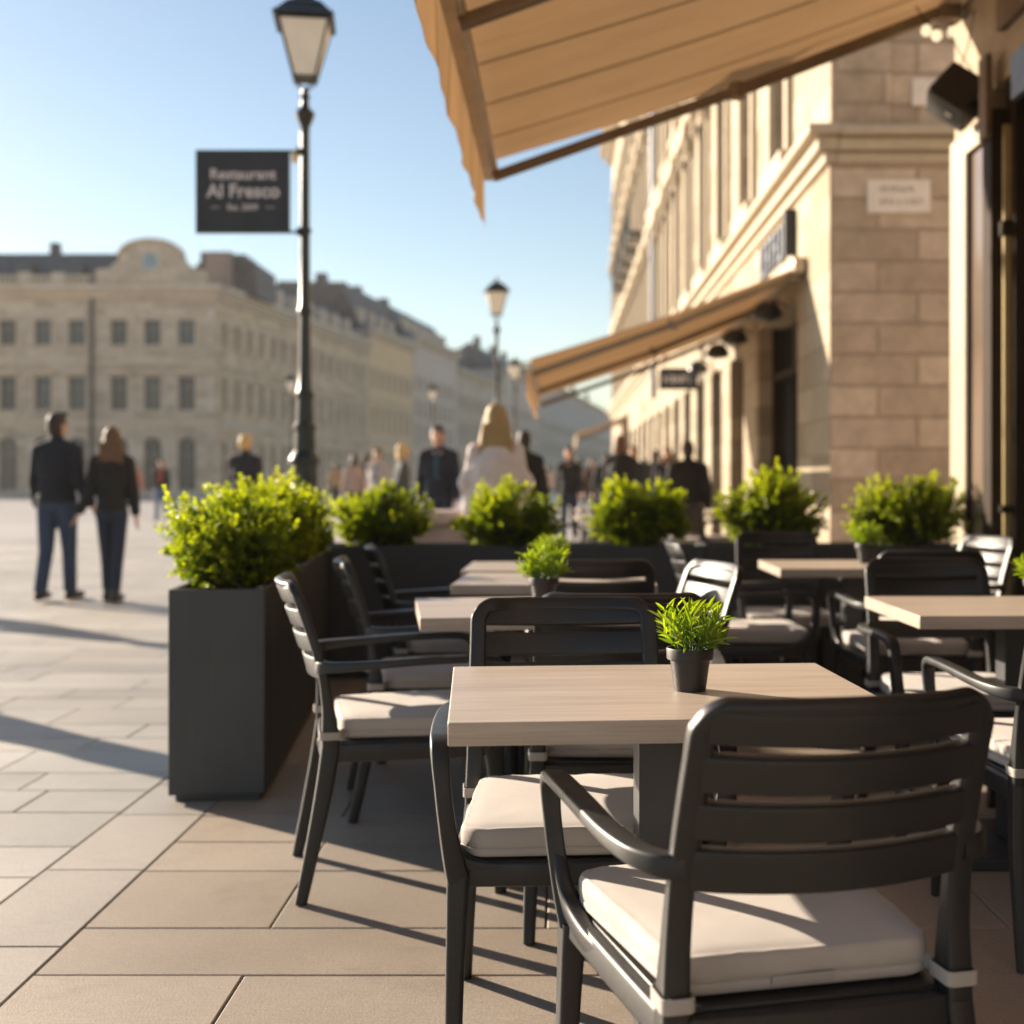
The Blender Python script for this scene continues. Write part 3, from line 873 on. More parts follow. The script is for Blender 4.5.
# ------------------------------------------------------------------ street lamp
def make_lamp():
    root = empty('street_lamp')
    m = MB()
    prof = [(.20, 0), (.20, .10), (.17, .13), (.165, .35), (.18, .38), (.15, .42), (.125, .60), (.118, .95), (.128, .99), (.135, 1.02), (.12, 1.06), (.10, 1.10), (.098, 1.24), (.112, 1.27), (.125, 1.30), (.108, 1.335),
            (.085, 1.37), (.078, 1.52), (.090, 1.545), (.090, 1.57), (.070, 1.60), (.062, 1.78), (.074, 1.80), (.074, 1.83), (.058, 1.86), (.047, 2.05), (.043, 2.45), (.055, 2.47), (.055, 2.50), (.043, 2.53),
            (.040, 2.95), (.039, 3.10), (.052, 3.115), (.052, 3.145), (.038, 3.16), (.036, 3.9), (.039, 3.96), (.060, 4.0), (.074, 4.045), (.080, 4.07), (.058, 4.09), (.036, 4.12), (.030, 4.18), (.045, 4.20), (.03, 4.22), (.026, 4.27)]
    m.lathe(prof, 28)
    m.build('pole', M['iron'], root, angle=25)
    fr = MB()
    zb, zt, wb, wt = 4.34, 4.775, .085, .195
    for sx in (-1, 1):
        for sy in (-1, 1):
            fr.sweep([(sx * wb, sy * wb, zb), (sx * wt, sy * wt, zt)], (.016, .016), r=.003, seg=1)
            fr.sweep([(0, 0, 4.25), (sx * .05, sy * .05, 4.285), (sx * (wb), sy * (wb), zb)], (.011, .011), r=.003, seg=1)
    for (z, w, h) in ((zb, wb, .018), (zt, wt, .022)):
        for sg in (-1, 1):
            fr.box(-w - .012, w + .012, sg * w - .009, sg * w + .009, z - h / 2, z + h / 2); fr.box(sg * w - .009, sg * w + .009, -w + .0095, w - .0095, z - h / 2 + .0005, z + h / 2 - .0005)
    fr.build('lantern_frame', M['iron'], root, angle=25)
    for k in range(4):
        rot = Matrix.Rotation(k * math.pi / 2, 4, 'Z'); p = MB()
        vs = [rot @ Vector(v) for v in ((-wb + .01, -wb + .002, zb + .01), (wb - .01, -wb + .002, zb + .01), (wt - .01, -wt + .002, zt - .012), (-wt + .01, -wt + .002, zt - .012),
                                         (-wb + .01, -wb + .007, zb + .01), (wb - .01, -wb + .007, zb + .01), (wt - .01, -wt + .007, zt - .012), (-wt + .01, -wt + .007, zt - .012))]
        p.add(vs, [(0, 1, 2, 3), (7, 6, 5, 4), (0, 4, 5, 1), (1, 5, 6, 2), (2, 6, 7, 3), (3, 7, 4, 0)])
        p.build('pane', M['frost'], root, smooth=False)
    rf = MB()
    q = [(.238, 4.787), (.238, 4.805), (.20, 4.84), (.13, 4.925), (.085, 4.955), (.075, 4.975), (.02, 4.99)]
    vs = []; fs = []
    for (w, z) in q: vs += [(-w, -w, z), (w, -w, z), (w, w, z), (-w, w, z)]
    for i in range(len(q) - 1):
        for k in range(4): a = i * 4 + k; b = i * 4 + (k + 1) % 4; fs.append((a, b, b + 4, a + 4))
    fs.append((3, 2, 1, 0)); n = (len(q) - 1) * 4; fs.append((n, n + 1, n + 2, n + 3)); rf.add(vs, fs)
    rf.build('roof', M['iron'], root, smooth=False)
    f = MB(); f.lathe([(.03, 4.985), (.022, 5.0), (.034, 5.02), (.036, 5.035), (.026, 5.055), (.01, 5.07), (.006, 5.12), (.001, 5.15)], 14); f.build('finial', M['iron'], root)
    return root

# ------------------------------------------------------------------ facades
def facade(m, w, h, ops, depth=.25, z0=0.):
    """wall in local x (0..w), z; front at y=0 looking to -y. ops: (x0,x1,za,zb,arch)"""
    xs = sorted(set([0, w] + [round(o[0], 4) for o in ops] + [round(o[1], 4) for o in ops]))
    zs = sorted(set([z0, h] + [round(o[2], 4) for o in ops] + [round(o[3], 4) for o in ops]))
    vid = {}
    def V(x, y, z):
        k = (round(x, 4), round(y, 4), round(z, 4))
        if k not in vid: vid[k] = len(m.v); m.v.append(k)
        return vid[k]
    def inside(x, z):
        return any(o[0] < x < o[1] and o[2] < z < o[3] for o in ops)
    for i in range(len(xs) - 1):
        for j in range(len(zs) - 1):
            if not inside((xs[i] + xs[i + 1]) / 2, (zs[j] + zs[j + 1]) / 2):
                m.f.append((V(xs[i], 0, zs[j]), V(xs[i + 1], 0, zs[j]), V(xs[i + 1], 0, zs[j + 1]), V(xs[i], 0, zs[j + 1])))
    for o in ops:
        a, b, c, d = (round(t, 4) for t in o[:4]); D = depth
        m.f.append((V(a, 0, c), V(a, 0, d), V(a, D, d), V(a, D, c))); m.f.append((V(b, 0, c), V(b, D, c), V(b, D, d), V(b, 0, d)))
        m.f.append((V(a, 0, c), V(a, D, c), V(b, D, c), V(b, 0, c))); m.f.append((V(a, 0, d), V(b, 0, d), V(b, D, d), V(a, D, d)))
        if len(o) > 4 and o[4]:
            r = (b - a) / 2; cx = (a + b) / 2; cz = d - r; N = 8
            arc = [(cx - r * math.cos(math.pi * i / N), cz + r * math.sin(math.pi * i / N)) for i in range(N + 1)]
            for i in range(N):
                (x1, z1), (x2, z2) = arc[i], arc[i + 1]
                cxn = a if i < N / 2 else b
                m.f.append((V(cxn, 0, d), V(x1, 0, z1), V(x2, 0, z2)))
                m.f.append((V(x1, 0, z1), V(x1, D, z1), V(x2, D, z2), V(x2, 0, z2)))

WIN = {}; PANE_RNG = random.Random(17)
def window(parent, x, z, w, h, y, frame, pane, trim=None, hood=0., ty=.25, proud=.1):
    """child window at local x (left), z (bottom)"""
    k = (round(w, 3), round(h, 3), frame.name, pane.name, trim.name if trim else '', hood, ty, proud)
    if k not in WIN:
        t = .06 * max(w, .8); f = MB()
        f.box(0, t, 0, .07, 0, h); f.box(w - t, w, 0, .07, 0, h); f.box(t, w - t, .001, .069, 0, t); f.box(t, w - t, .001, .069, h - t, h)
        f.box(w / 2 - t * .45, w / 2 + t * .45, .004, .066, t, h - t); f.box(t, w / 2 - t * .45, .010, .06, h * .66, h * .66 + t * .7); f.box(w / 2 + t * .45, w - t, .010, .06, h * .66, h * .66 + t * .7)
        p = MB(); p.box(t * .5, w - t * .5, .03, .04, t * .5, h - t * .5)
        q = None
        if trim:
            q = MB(); y0 = -ty - proud; y1 = -ty + .01; a = min(.20, w * .17)
            q.box(-a, -.004, y0, y1, 0, h); q.box(w + .004, w + a, y0, y1, 0, h); q.box(-a * 1.4, w + a * 1.4, y0 - .08, y1, -.20, -.004)
            q.box(-a * 1.2, w + a * 1.2, y0 - .03, y1, h + .004, h + .22)
            if hood: q.box(-a * 1.8, w + a * 1.8, y0 - hood, y1, h + .224, h + .40)
            if hood:
                for xx in (-a, w + a * .2): q.box(xx, xx + a * .8, y0 - hood * .7, y0 - .0305, h - .12, h + .222)
            q = q.mesh('surround', trim, False)
        WIN[k] = (f.mesh('window', frame, False), p.mesh('pane', pane, False), q)
    o = bpy.data.objects.new('window', WIN[k][0]); COL.objects.link(o); o.parent = parent; o.location = (x, y, z)
    q = bpy.data.objects.new('pane', WIN[k][1]); COL.objects.link(q); q.parent = o
    rr_ = PANE_RNG.random()
    if rr_ < .45: q.material_slots[0].link = 'OBJECT'; q.material_slots[0].material = M['pane_sky'] if rr_ < .27 else M['pane_curtain']
    if WIN[k][2]:
        q = bpy.data.objects.new('surround', WIN[k][2]); COL.objects.link(q); q.parent = o
    return o

def bars(m, w, items):
    """horizontal mouldings along a facade: (z0, z1, projection)"""
    for (a, b, p, x0, x1) in items: m.box(x0, x1, -p, .02, a, b)

# ------------------------------------------------------------------ awning
def make_awning(name, y0, y1, xf, zf, xw, zw, mat, val=.25, arms=(), sag=.04, label='', valance_amp=.007):
    root = empty(name, (xf, y0, zf)); L = y1 - y0; dx = xw - xf; dz = zw - zf
    nx, ny = 14, max(8, int(L / .3)); vs = []; fs = []
    for th in (0, .004):
        for j in range(ny + 1):
            for i in range(nx + 1):
                t = i / nx
                vs.append((dx * t, L * j / ny, .080 * (1 - t) + dz * t - sag * math.sin(math.pi * t) - .006 * math.sin(j * 1.7) * math.sin(math.pi * t) + th))
    n1 = (nx + 1) * (ny + 1)
    for j in range(ny):
        for i in range(nx):
            a = j * (nx + 1) + i; fs.append((a, a + nx + 1, a + nx + 2, a + 1)); b = a + n1; fs.append((b, b + 1, b + nx + 2, b + nx + 1))
    for j in range(ny):
        for i in (0, nx):
            a = j * (nx + 1) + i; b = a + nx + 1; fs.append((a, b, b + n1, a + n1))
    for i in range(nx):
        for j in (0, ny):
            a = j * (nx + 1) + i; fs.append((a, a + 1, a + 1 + n1, a + n1))
    m = MB(); m.add(vs, fs); m.build('canopy', mat, root)
    # front bar
    m = MB(); m.box(-.045, .035, -.01, L + .01, -.035, .04); m.build('front_bar', M['alu'], root, bevel=.008)
    m = MB(); m.box(.036, .058, 0, L, -.03, .012); m.build('front_rail', M['alu'], root, bevel=.004)
    # valance
    ns = int(L / .05); rows = 7; vs = []; fs = []
    for th in (0, .004):
        for j in range(ns + 1):
            y = L * j / ns
            hem = val + .010 * (abs(math.sin(y * math.pi / .6)) - .5)
            for r in range(rows + 1):
                t = r / rows
                vs.append((-.034 - th + valance_amp * t * (math.sin(y * 7.0) + .6 * math.sin(y * 15.3 + 1)) , y, -.036 - hem * t))
    n1 = (ns + 1) * (rows + 1)
    for j in range(ns):
        for r in range(rows):
            a = j * (rows + 1) + r; fs.append((a, a + 1, a + rows + 2, a + rows + 1)); b = a + n1; fs.append((b, b + rows + 1, b + rows + 2, b + 1))
    for j in range(ns): a = j * (rows + 1) + rows; fs.append((a, a + n1, a + n1 + rows + 1, a + rows + 1))
    for r in range(rows):
        for j in (0, ns): a = j * (rows + 1) + r; fs.append((a, a + 1, a + 1 + n1, a + n1))
    m = MB(); m.add(vs, fs); m.build('valance', mat, root, angle=80)
    # cassette at the wall
    m = MB(); m.box(dx - .13, dx - .002, -.06, L + .06, dz - .09, dz + .07); m.build('cassette', M['alu'], root, bevel=.02)
    for ya in arms:
        yy = ya - y0
        e = .30                       # elbow near the middle, folded slightly along the street
        p0 = Vector((.03, yy, -.055)); p1 = Vector((dx * .52, yy - .08, dz * .50 - .085)); p2 = Vector((dx - .10, yy - .02, dz - .10))
        m = MB(); m.sweep([p0, p1], (.046, .062), r=.012); m.sweep([p1 + Vector((0, 0, -.002)), p2], (.056, .072), r=.014)
        arm = m.build('arm', M['alu_dark'], root)
        k = MB(); k.lathe([(.048, -.045), (.052, -.03), (.052, .03), (.048, .045)], 16, tuple(p1)); k.build('elbow_joint', M['alu_dark'], arm)
        k = MB(); k.box(p2.x - .06, p2.x + .07, p2.y - .06, p2.y + .06, p2.z - .07, p2.z + .02); k.build('bracket', M['alu_dark'], arm, bevel=.01)
    return root

# =================================================================== PEOPLE (built first, they need the remesher)
NAVY = (.012, .014, .022); BLACK = (.012, .012, .013); CHAR = (.03, .03, .032); DENIM = (.035, .055, .10); DARKDENIM = (.016, .026, .05)
BLOND = (.52, .34, .13); BROWN = (.06, .032, .016); DBROWN = (.03, .018, .012)
def at(pxx, d): return ((pxx - 560) * d / F, d, 0)
def person_px(label, pxx, d, yaw, **k): return make_person(label, at(pxx, d), yaw, **k)
walkers = 'people strolling on the square'
man = person_px('man in a dark jacket and blue jeans walking away on the square', 57, 11.75, R(-6), H=1.77, top=NAVY, legs=DENIM, hair=DBROWN, build=1.08, walk=.55, vox=.011,
          turn=R(-25), group=walkers, swing=.5, reach=('R', (.34, .03, .86)))
woman = person_px('woman with long brown hair, black jacket and slim jeans walking beside the man', 112, 11.6, R(8), H=1.63, female=True, top=BLACK, legs=DARKDENIM, hair=(.12, .06, .025), style='long', walk=-.5, vox=.010,
          group=walkers, swing=.4, reach=('L', (-.34, .03, .86)), build=1.02)
person_px('short blond haired man in a dark jacket behind the near left shrubs', 245, 17.0, R(-10), H=1.77, top=(.02, .02, .025), legs=CHAR, hair=BLOND, build=1.08, vox=.014, group=walkers)
person_px('blond woman in a pale cream sweater with her back turned, behind the row of planters', 496, 9.1, R(3), H=1.69, female=True, top=(.66, .56, .52), legs=(.4, .36, .34), hair=(.36, .235, .10), style='long', build=1.05, vox=.010, poncho=True, walk=.2, group=walkers)
person_px('dark haired man in a navy coat over a teal shirt walking towards the terrace', 438, 15.2, R(176), H=1.80, top=(.012, .016, .028), legs=DARKDENIM, hair=(.03, .018, .012), build=1.05, shirt=(.03, .07, .11), vox=.012, walk=.6, group=walkers, skin_col=(.50, .28, .20))
person_px('blond woman in a grey green coat left of the navy coat man', 402, 18.0, R(-70), H=1.68, female=True, top=(.06, .07, .075), legs=CHAR, hair=(.55, .36, .14), style='bob', vox=.015, group=walkers)
person_px('person in a pale shirt and navy vest behind the grey green coat', 378, 23.0, R(160), H=1.74, top=(.40, .35, .33), legs=DARKDENIM, hair=BROWN, shirt=(.03, .04, .08), vox=.018, group=walkers)
person_px('person in a rosy beige top far behind the corner of the planters', 354, 27.0, R(20), H=1.70, female=True, top=(.36, .26, .23), legs=CHAR, hair=BROWN, style='bob', vox=.02, group=walkers)
person_px('person in a black coat close behind the cream sweater woman', 524, 15.0, R(10), H=1.74, top=BLACK, legs=CHAR, hair=DBROWN, vox=.016, group=walkers, build=1.05)
person_px('small red vested person with jeans crossing the far side of the square', 161, 35.0, R(185), H=1.72, top=(.03, .028, .03), legs=(.10, .15, .24), hair=BROWN, shirt=(.55, .10, .05), vox=.022, group=walkers, build=1.05)
person_px('far person in a salmon top partly behind the long haired woman', 134, 39.0, R(30), H=1.74, female=True, top=(.45, .20, .15), legs=CHAR, hair=(.3, .18, .08), style='bob', vox=.024, group=walkers)
person_px('far person in a dark red coat beside the lamp base', 277, 52.0, R(90), H=1.72, top=(.28, .04, .04), legs=CHAR, hair=BROWN, vox=.03, group=walkers)
person_px('man in a black jacket with reddish face walking up the shady street', 569, 23.0, R(170), H=1.76, top=BLACK, legs=DARKDENIM, hair=BROWN, vox=.018, group=walkers, skin_col=(.5, .25, .17))
person_px('person in a dark brown coat with a light bag in the shady street', 592, 31.0, R(200), H=1.68, female=True, top=(.06, .035, .028), legs=BLACK, hair=DBROWN, style='bob', vox=.022, group=walkers)
person_px('tall brown haired woman in a black coat under the far awning', 620, 18.0, R(-25), H=1.80, female=True, top=(.016, .015, .018), legs=BLACK, hair=(.16, .08, .04), style='bob', vox=.014, group=walkers, build=1.15)
person_px('bareheaded man in a black jacket right behind the tall brown haired woman', 634, 21.0, R(150), H=1.72, top=(.02, .02, .02), legs=CHAR, hair=(.2, .11, .06), vox=.017, group=walkers, skin_col=(.5, .28, .2))
person_px('person in a charcoal coat between the bareheaded man and the broad shouldered man', 654, 25.0, R(20), H=1.76, top=(.035, .03, .03), legs=CHAR, hair=(.12, .07, .045), vox=.018, group=walkers)
person_px('broad shouldered man in a black padded coat with his back turned under the far awning', 688, 15.0, R(-4), H=1.60, top=(.010, .010, .011), legs=(.30, .22, .19), hair=(.05, .03, .02), build=1.22, vox=.013, walk=.25, group=walkers)
person_px('far woman in a pale pink coat near the street end', 548, 44.0, R(12), H=1.70, female=True, top=(.42, .32, .30), legs=CHAR, hair=BROWN, style='bob', vox=.026, group=walkers)
person_px('far man in a grey coat near the street end', 607, 48.0, R(-10), H=1.78, top=(.10, .10, .11), legs=CHAR, hair=DBROWN, vox=.026, group=walkers)
person_px('pale grey jacketed person just right of the tall brown haired woman', 643, 34.0, R(5), H=1.74, top=(.30, .28, .27), legs=CHAR, hair=BROWN, vox=.024, group=walkers)
person_px('person in a brown leather jacket left of the dark brown coat', 580, 36.0, R(-15), H=1.79, top=(.10, .055, .03), legs=DARKDENIM, hair=DBROWN, vox=.024, group=walkers)
person_px('person in a dark hooded coat just left of the tall brown haired woman', 606, 26.0, R(12), H=1.72, top=(.02, .02, .024), legs=BLACK, hair=(.02, .02, .024), style='hood', vox=.02, group=walkers, build=1.1)
person_px('person in a black puffer jacket just left of the broad shouldered man', 667, 20.0, R(165), H=1.70, female=True, top=(.014, .014, .016), legs=DARKDENIM, hair=(.20, .11, .05), style='long', vox=.017, group=walkers, build=1.15)
person_px('far person in a white shirt close to the shop pillars', 633, 40.0, R(175), H=1.76, top=(.5, .46, .42), legs=CHAR, hair=DBROWN, vox=.026, group=walkers)
person_px('person in a charcoal jacket half behind the rosy beige top', 366, 30.0, R(-20), H=1.80, top=(.03, .032, .036), legs=CHAR, hair=DBROWN, vox=.022, group=walkers)
person_px('far person in a tan coat between the navy coat man and the lamp post', 335, 45.0, R(30), H=1.74, top=(.30, .21, .13), legs=CHAR, hair=BROWN, vox=.028, group=walkers)
make_person('man in a grey coat standing out on the square, beyond the left of the couple', (-6.9, 11.7, 0), R(120), H=1.8, top=CHAR, legs=BLACK, hair=DBROWN, vox=.018, group=walkers)
make_person('man in a long dark coat standing on the square, left of the near planter', (-4.95, 7.50, 0), R(-55), walk=.1, H=1.82, top=CHAR, legs=BLACK, hair=DBROWN, vox=.016, group=walkers, build=1.15)

# =================================================================== GROUND
def sheet(name, x0, x1, y0, y1, z, mat):
    m = MB(); m.add([(x0, y0, z), (x1, y0, z), (x1, y1, z), (x0, y1, z)], [(0, 1, 2, 3)])
    o = m.build(name, mat, smooth=False); o['kind'] = 'structure'; return o
sheet('ground', -1500, 1500, -1500, 2500, -.020, M['plaza'])
PX0, PX1, PY0, PY1 = -14.0, 9.0, -1.0, 24.0
sheet('joint_bed', PX0, PX1, PY0, PY1, -.009, M['grout'])
def build_paving():
    g = random.Random(3)
    V = []; Fc = []; C = []
    def slab(x0, x1, y0, y1, base):
        q = .0022; ch = .003
        z = g.uniform(-.0008, .0008)
        k = g.uniform(.87, 1.11); wv = g.uniform(-.016, .016)
        col = (base[0] * k + wv * .6, base[1] * k, base[2] * k - wv * .5)
        o = len(V)
        V.extend([(x0 + q, y0 + q, -.010), (x1 - q, y0 + q, -.010), (x1 - q, y1 - q, -.010), (x0 + q, y1 - q, -.010),
                  (x0 + q, y0 + q, z - ch), (x1 - q, y0 + q, z - ch), (x1 - q, y1 - q, z - ch), (x0 + q, y1 - q, z - ch),
                  (x0 + q + ch, y0 + q + ch, z), (x1 - q - ch, y0 + q + ch, z), (x1 - q - ch, y1 - q - ch, z), (x0 + q + ch, y1 - q - ch, z)])
        for lv in (0, 4):
            for i in range(4): a = o + lv + i; b = o + lv + (i + 1) % 4; Fc.append((a, b, b + 4, a + 4))
        Fc.append((o + 8, o + 9, o + 10, o + 11))
        C.extend([(*col, 1)] * 12)
    warm = (.395, .328, .265); pale = (.425, .40, .365); band = (.40, .37, .335)
    # band course along the street
    y = PY0; 
    while y < PY1:
        h = g.choice((.42, .52, .60)); slab(-1.50, -1.21, y, min(y + h, PY1), band); y += h
    # terrace field
    rows = [PY0, -.55, -.1, .35, .8, 1.26, 1.72, 2.18, 2.56, 2.866, 3.167, 3.629, 3.919, 4.22, 4.68]
    while rows[-1] < PY1: rows.append(rows[-1] + g.choice((.30, .30, .46)))
    for r in range(len(rows) - 1):
        x = -1.21; first = True
        while x < PX1:
            w = g.choice((.475, .475, .92, .70)) if not first else (.475 if r % 2 else .92)
            if 2.5 < rows[r] < 2.6: w = .475 if first else w
            if abs(rows[r] - 2.866) < .01 and first: w = 1.30
            if abs(rows[r] - 2.56) < .01 and first: w = .485
            if abs(rows[r] - 3.167) < .01 and first: w = .475
            if abs(rows[r] - 3.629) < .01 and first: w = .475
            first = False
            slab(x, min(x + w, PX1), rows[r], rows[r + 1], warm); x += w
    # open square field
    y = PY0
    while y < PY1:
        h = g.choice((.27, .27, .30, .40)); x = -1.50 - g.uniform(.35, .9); slab(x, -1.50, y, y + h, pale)
        while x > PX0:
            w = g.choice((.6, .9, .9, 1.1)); slab(max(x - w, PX0), x, y, y + h, pale); x -= w
        y += h
    me = bpy.data.meshes.new('paving'); me.from_pydata(V, [], Fc); me.update()
    a = me.attributes.new('tint', 'FLOAT_COLOR', 'POINT'); a.data.foreach_set('color', np.array(C, dtype=np.float32).reshape(-1))
    me.materials.append(M['paving'])
    o = bpy.data.objects.new('paving', me); COL.objects.link(o); o['kind'] = 'structure'
build_paving()
m = MB(); m.box(-120, -24, 92, 99.3, -.02, .14); o = m.build('pavement', M['stone_far_trim'], smooth=False); o['kind'] = 'structure'

# =================================================================== TERRACE FURNITURE
tproto = make_table()
tables = [((.180, 2.307), 4, 'foremost oak topped square table with the sharp potted herb on it'),
          ((-.055, 3.83), 8, 'oak topped table left of centre with a potted herb, behind the foremost table'),
          ((-.012, 4.885), -2, 'sunny oak topped table behind the chair with the one bright slot'),
          ((-.035, 5.60), -1, 'oak topped table against the back planters, touching the sunny table before it'),
          ((1.335, 5.72), 0, 'small looking oak table at the back right, close to the planters'),
          ((1.393, 3.845), 1, 'oak topped table at the right edge with a potted herb at its right corner')]
T_G = 'oak topped tables of the terrace'
for i, ((x, y), a, lab) in enumerate(tables): place(tproto, i == 0, (x, y, 0), R(a), lab, T_G)
cproto = make_chair()
C_G = 'charcoal armchairs of the terrace'
chairs = [((.300, 1.925), 13, 'large foremost charcoal armchair seen from behind with its cushion in the sun'),
          ((.03, 2.57), 184, 'charcoal armchair facing the camera from the far side of the foremost table'),
          ((.155, 3.36), -1, 'charcoal armchair with its back to the camera, behind the foremost table'),
          ((.11, 4.63), 1, 'charcoal armchair with one bright slot in front of the sunny back table'),
          ((.21, 4.07), 107, 'charcoal armchair with a brilliantly sunlit back facing left, beside the foremost herb'),
          ((.84, 5.60), -88, 'charcoal armchair in shade turned right, left of the small looking back table'),
          ((1.45, 5.20), 0, 'charcoal armchair with a rim lit corner in front of the small looking back table'),
          ((1.275, 4.03), 181, 'charcoal armchair with one slim slot showing, behind the right edge table'),
          ((1.285, 3.19), 2, 'charcoal armchair cut by the right edge of the photo, its arm pointing left'),
          ((1.78, 6.0), 106, 'charcoal armchair with a sunlit back at the far right by the door'),
          ((1.13, 6.22), 180, 'charcoal armchair at the far side of the small looking back table'),
          ((-.45, 3.63), -77, 'charcoal armchair in side view nearest the left planter, sun on its seat'),
          ((-.43, 4.42), -80, 'charcoal armchair in side view, second along the left planter'),
          ((-.46, 5.29), -79, 'charcoal armchair in side view, farthest along the left planter')]
for i, ((x, y), a, lab) in enumerate(chairs): place(cproto, i == 0, (x, y, 0), R(a), lab, C_G)
# the neighbouring terrace under the far awning
N_T = [((.55, 13.4), 'small dark legged table of the neighbouring terrace, nearest the planters'), ((1.35, 14.6), 'small dark legged table of the neighbouring terrace, nearest the shop wall'), ((.6, 16.6), 'small dark legged table of the neighbouring terrace, farthest up the street')]
for (x, y), lab in N_T: place(tproto, False, (x, y, 0), R(3), lab, 'tables of the neighbouring terrace')
N_C = [((.55, 12.75), 0, 'dark chair with its back to the planters on the neighbouring terrace, at its nearest table'), ((.0, 13.4), -90, 'dark chair left of the nearest table on the neighbouring terrace'),
       ((1.35, 13.95), 0, 'dark chair in front of the table nearest the shop wall'), ((1.9, 14.6), 90, 'dark chair between the shop wall and its nearest table'), ((.6, 15.95), 2, 'dark chair in front of the farthest table of the neighbouring terrace')]
for (x, y), a, lab in N_C: place(cproto, False, (x, y, 0), R(a), lab, 'chairs of the neighbouring terrace')

# planters and shrubs
p = make_planter(2.66, .335); p.location = (-1.377, 4.39, 0); p.rotation_euler = (0, 0, R(5.4)); tag(p, 'long charcoal planter box running back along the left side of the terrace', 'planter', 'charcoal planter boxes')
for (xa, xb, lab) in ((-1.62, -.235, 'charcoal planter box at the left end of the back row, meeting the side planter'), (-.23, .822, 'charcoal planter box in the back row behind the sunny tables'),
                      (.828, 1.372, 'short charcoal planter box in the back row behind the shaded armchair turned right'), (1.378, 2.34, 'charcoal planter box at the right end of the back row, by the door')):
    p = make_planter(xb - xa, .33, .762); p.location = (xa, 7.44, 0); p.rotation_euler = (0, 0, R(-90)); tag(p, lab, 'planter', 'charcoal planter boxes')
S_G = 'box shrubs in the planters'
ca, sa = math.cos(R(5.4)), math.sin(R(5.4))
side = [(.42, .285, .48, .47, 'round box shrub at the near end of the left planter'), (1.05, .285, .47, .48, 'box shrub second from the near end of the left planter'),
        (1.70, .28, .46, .47, 'box shrub second from the far end of the left planter'), (2.28, .26, .38, .45, 'box shrub at the far end of the left planter')]
for i, (ly, rx, ry, h, lab) in enumerate(side):
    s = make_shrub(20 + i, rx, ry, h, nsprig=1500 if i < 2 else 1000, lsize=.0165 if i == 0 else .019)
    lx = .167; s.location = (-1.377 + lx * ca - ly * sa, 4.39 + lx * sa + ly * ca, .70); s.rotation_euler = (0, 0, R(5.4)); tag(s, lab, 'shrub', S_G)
back = [(380, .335, .46, 'box shrub leftmost in the back row, below the navy coat man'), (510, .345, .47, 'box shrub in the back row below the cream sweater woman'), (640, .345, .49, 'box shrub in the back row below the tall brown haired woman'),
        (772, .36, .49, 'box shrub in the back row in front of the shop pillars'), (913, .385, .49, 'box shrub rightmost in the back row, below the wall plaque')]
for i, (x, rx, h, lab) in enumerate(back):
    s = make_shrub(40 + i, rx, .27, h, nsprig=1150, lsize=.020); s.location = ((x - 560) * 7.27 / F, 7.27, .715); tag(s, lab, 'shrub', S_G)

# potted herbs
H_G = 'potted herbs on the tables'
for i, (x, y, sc, lab) in enumerate([(.238, 2.29, 1.0, 'sharp green potted herb in a brown black pot on the foremost table'), (-.050, 3.86, 1.08, 'potted herb on the table left of centre, behind the foremost table'),
                                     (-.035, 5.02, 1.0, 'blurred potted herb standing on the sunny back table'), (1.42, 5.80, 1.15, 'blurred potted herb on the small looking back table'), (1.475, 3.86, 1.0, 'potted herb cut by the right edge, on the right edge table')]):
    h = make_pot_plant(70 + i, sc); h.location = (x, y, .7503); h.rotation_euler = (0, 0, i * 1.3); tag(h, lab, 'potted plant', H_G)

# =================================================================== LAMPS AND SIGN
lp = make_lamp(); L_G = 'lantern street lamps'
place(lp, True, (-2.04, 10.0, 0), R(8), 'tall near iron street lamp with a four sided lantern beside the hanging sign', L_G); tag(lp, cat='street lamp')
for (x, y, lab) in ((-1.23, 24.3, 'smaller looking iron street lamp above the cream sweater woman'), (-1.43, 39.8, 'tiny looking iron street lamp between the cream sweater woman and the far awning'),
                    (-9.9, 46.0, 'tiny looking iron street lamp just left of the near lamp post'), (-5.2, 51.0, 'tiny looking iron street lamp in front of the ochre facade')):
    place(lp, False, (x, y, 0), R(8), lab, L_G)
sg = empty('hanging_sign', (-2.535, 10.0, 3.44)); tag(sg, 'square slate coloured restaurant sign hanging from the near lamp post', 'sign')
m = MB(); m.box(-.362, .362, -.014, .014, -.312, .312); m.build('board', M['signboard'], sg, smooth=False, bevel=.003)
m = MB()
for z in (-.322, .322): m.box(-.375, .375, -.018, .018, z - .0095, z + .0095)
for x in (-.369, .369): m.box(x - .006, x + .006, -.0178, .0178, -.312, .312)
m.build('frame', M['signedge'], sg, smooth=False)
m = MB()
for z in (.322, -.322): m.box(.3755, .47, -.012, .012, z - .01, z + .01); m.box(.440, .452, -.05, .05, z - .03, z + .03)
m.build('bracket', M['iron'], sg)
m = MB(); m.ball((.418, -.02, .27), .026, .026, .05); m.lathe([(.012, .32), (.014, .325), (.006, .335)], 10, (.418, -.02, 0)); m.build('glint_drop', M['amber'], sg)  # amber drop added in place of a golden glint on the bracket
def text(s, size, loc, parent, mat, name='lettering', bold=0., ext=.002, rot=(R(90), 0, 0), align='CENTER', space=1.0):
    cu = bpy.data.curves.new(name, 'FONT'); cu.body = s; cu.size = size; cu.align_x = align; cu.align_y = 'CENTER'; cu.extrude = ext; cu.offset = bold; cu.space_character = space
    t = bpy.data.objects.new(name, cu); COL.objects.link(t)
    dg = bpy.context.evaluated_depsgraph_get(); me = bpy.data.meshes.new_from_object(t.evaluated_get(dg)); bpy.data.objects.remove(t)
    me.materials.clear(); me.materials.append(mat)
    o = bpy.data.objects.new(name, me); COL.objects.link(o); o.parent = parent; o.location = loc; o.rotation_euler = rot
    return o
